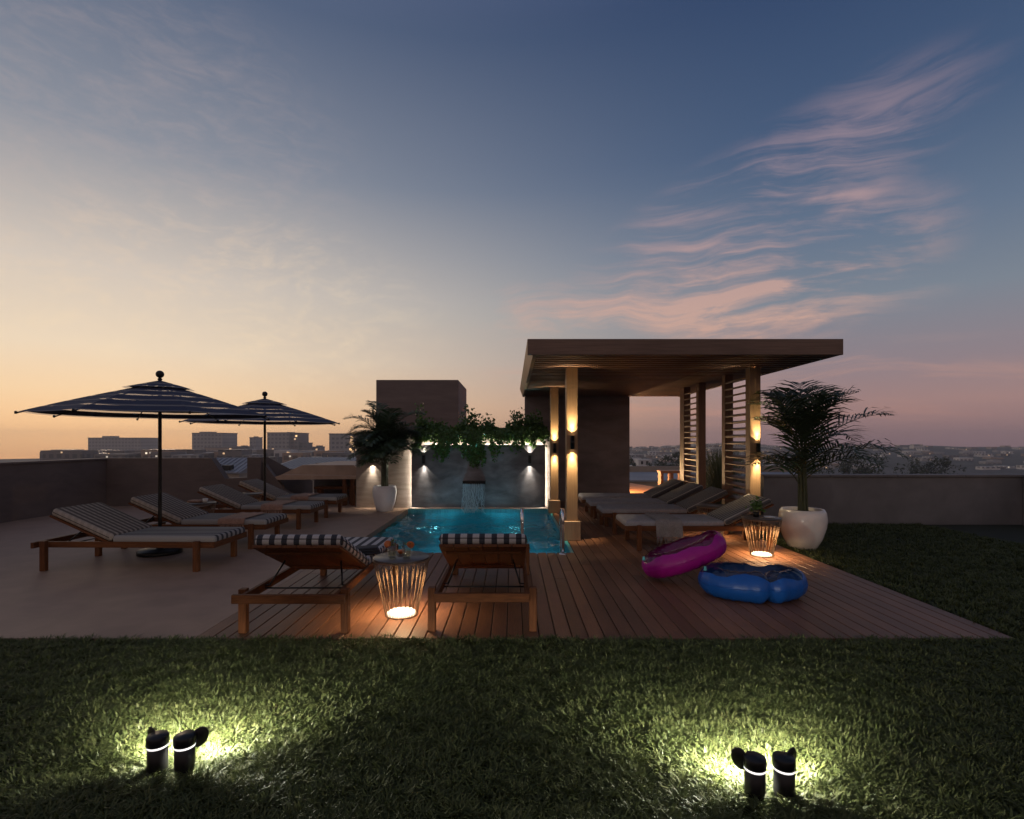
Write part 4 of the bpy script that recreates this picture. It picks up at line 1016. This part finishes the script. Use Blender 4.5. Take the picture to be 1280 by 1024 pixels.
for i in range(420):
    y = g.uniform(300, 800); s = g.uniform(.0, 1.0)*(1 if g.random() < .4 else .6)+.0; x = s*y; z = hz(x, y); w_ = g.uniform(5, 12); h_ = g.uniform(1.8, 4.)
    b.box(x-w_/2, x+w_/2, y, y+g.uniform(5, 9), z-1, z+h_*.75, mi=g.choice((0, 1, 2, 3, 3)))
    if g.random() < .5:
        q = x+g.uniform(-.35, .35)*w_; (lit if g.random() < .6 else lit2).box(q-.45, q+.45, y-.06, y-.02, z+h_*.3, z+h_*.3+.7)
ct = thing('hillside_town', 'hazy low houses covering the far hillside under the pink sky', 'town'); ct['kind'] = 'stuff'
for mbx, nm, mm in ((b, 'houses', ['facade_dark', 'facade_grey', 'facade_tan', 'facade_pale']), (lit, 'lit_windows', 'city_glow'), (lit2, 'pale_windows', 'city_glow_pale')):
    o = mbx.build(nm, mm, ct); o['kind'] = 'stuff'
t = thing('white_house', 'white stepped house among dark trees beyond the pergola', 'house', (at(804, Y=170)[0], 170, -15.2))
b = MB(); b.box(-3.2, 2.2, 0, 7, 0, 8.7); b.box(-1.4, 2.8, .5, 6, 8.7005, 10.7); b.box(2.2005, 4.4, 0, 6, 0, 8.2); b.build('walls', 'far_white', t)
b = MB()
for xx in (-2.6, -1.2, .2, 1.3, 2.6, 3.5): b.box(xx, xx+.7, -.06, -.01, 6.2, 7.5)
b.box(-.6, .1, .44, .49, 9.2, 10.2); b.box(1., 1.8, .44, .49, 9.2, 10.2); b.build('windows', 'dark_metal', t)
def tree(label, px, ytop, Y, wid, seed):
    x = at(px, Y=Y)[0]; zt = at(0, ytop, Y)[2]; zb = -15.2; H = zt-zb
    t = thing('tree', label, 'tree', (x, Y, zb), 0, 'dark trees beyond the pergola'); g = np.random.default_rng(seed)
    b = MB(); b.tube([(0, 0, 0), (.1, 0, H*.4), (0, .1, H*.75)], [.35, .25, .1], 7)
    for k in range(5):
        a = k*1.3; b.tube([(.05, 0, H*(.35+.07*k)), (math.cos(a)*wid*.3, math.sin(a)*wid*.3, H*(.55+.07*k))], [.12, .04], 5)
    b.build('trunk', 'bark', t)
    n = 26; cs = np.stack([g.normal(0, wid*.24, n), g.normal(0, wid*.24, n), H*g.uniform(.42, .92, n)], 1); rr = g.uniform(.5, 1., n)*wid*.2
    V = []; F = []
    for c_, r_ in zip(cs, rr):
        for k in range(60):
            d = g.normal(0, 1, 3); d /= np.linalg.norm(d); p = c_+d*r_*g.uniform(.6, 1.1); q1 = g.normal(0, 1, 3); q1 /= np.linalg.norm(q1); q2 = np.cross(q1, d); s_ = g.uniform(.2, .42); c = len(V)
            V += [p-q1*s_, p+q2*s_*.6, p+q1*s_, p-q2*s_*.6]; F.append((c, c+1, c+2, c+3))
    npmesh('crown', np.array(V), np.array(F), 'far_leaf', t)
for px, yt, Y, w_, lab in ((843, 562, 130, 5.5, 'tall dark tree against the timber posts of the back screen'), (822, 566, 140, 7, 'broad dark tree right of the white house'), (789, 567, 140, 5, 'dark tree at the edge of the dark wall, left of the white house'), (806, 577, 120, 6, 'low dark tree in front of the white house'),
                          (868, 566, 130, 7, 'dark tree behind the slats of the back louvre screen'), (892, 563, 110, 6, 'tall tree seen between the two louvre screens'), (920, 568, 120, 8, 'round tree behind the slats of the front louvre screen'), (1012, 575, 130, 9, 'tree top behind the cream potted palm'), (1075, 566, 120, 9, 'tree beyond the grey parapet, right of the cream pot'),(1160, 570, 130, 9, 'tree farthest right beyond the grey parapet')):
    tree(lab, px, yt, Y, w_, int(px))

# the air between here and the far blocks
b = MB(); b.box(-830, 830, -830, 830, -20.5, 16.); hz_ = b.build('haze', 'city_ground'); tag(hz_, kind='stuff')
m, t = newmat('haze_air'); t.N.remove(t.b)
pv = t.new('ShaderNodeVolumePrincipled'); pv.inputs['Density'].default_value = .0005; pv.inputs['Color'].default_value = (.92, .93, 1., 1); pv.inputs['Anisotropy'].default_value = .3
t.L.new(pv.outputs[0], t.out.inputs['Volume']); hz_.data.materials.clear(); hz_.data.materials.append(m)
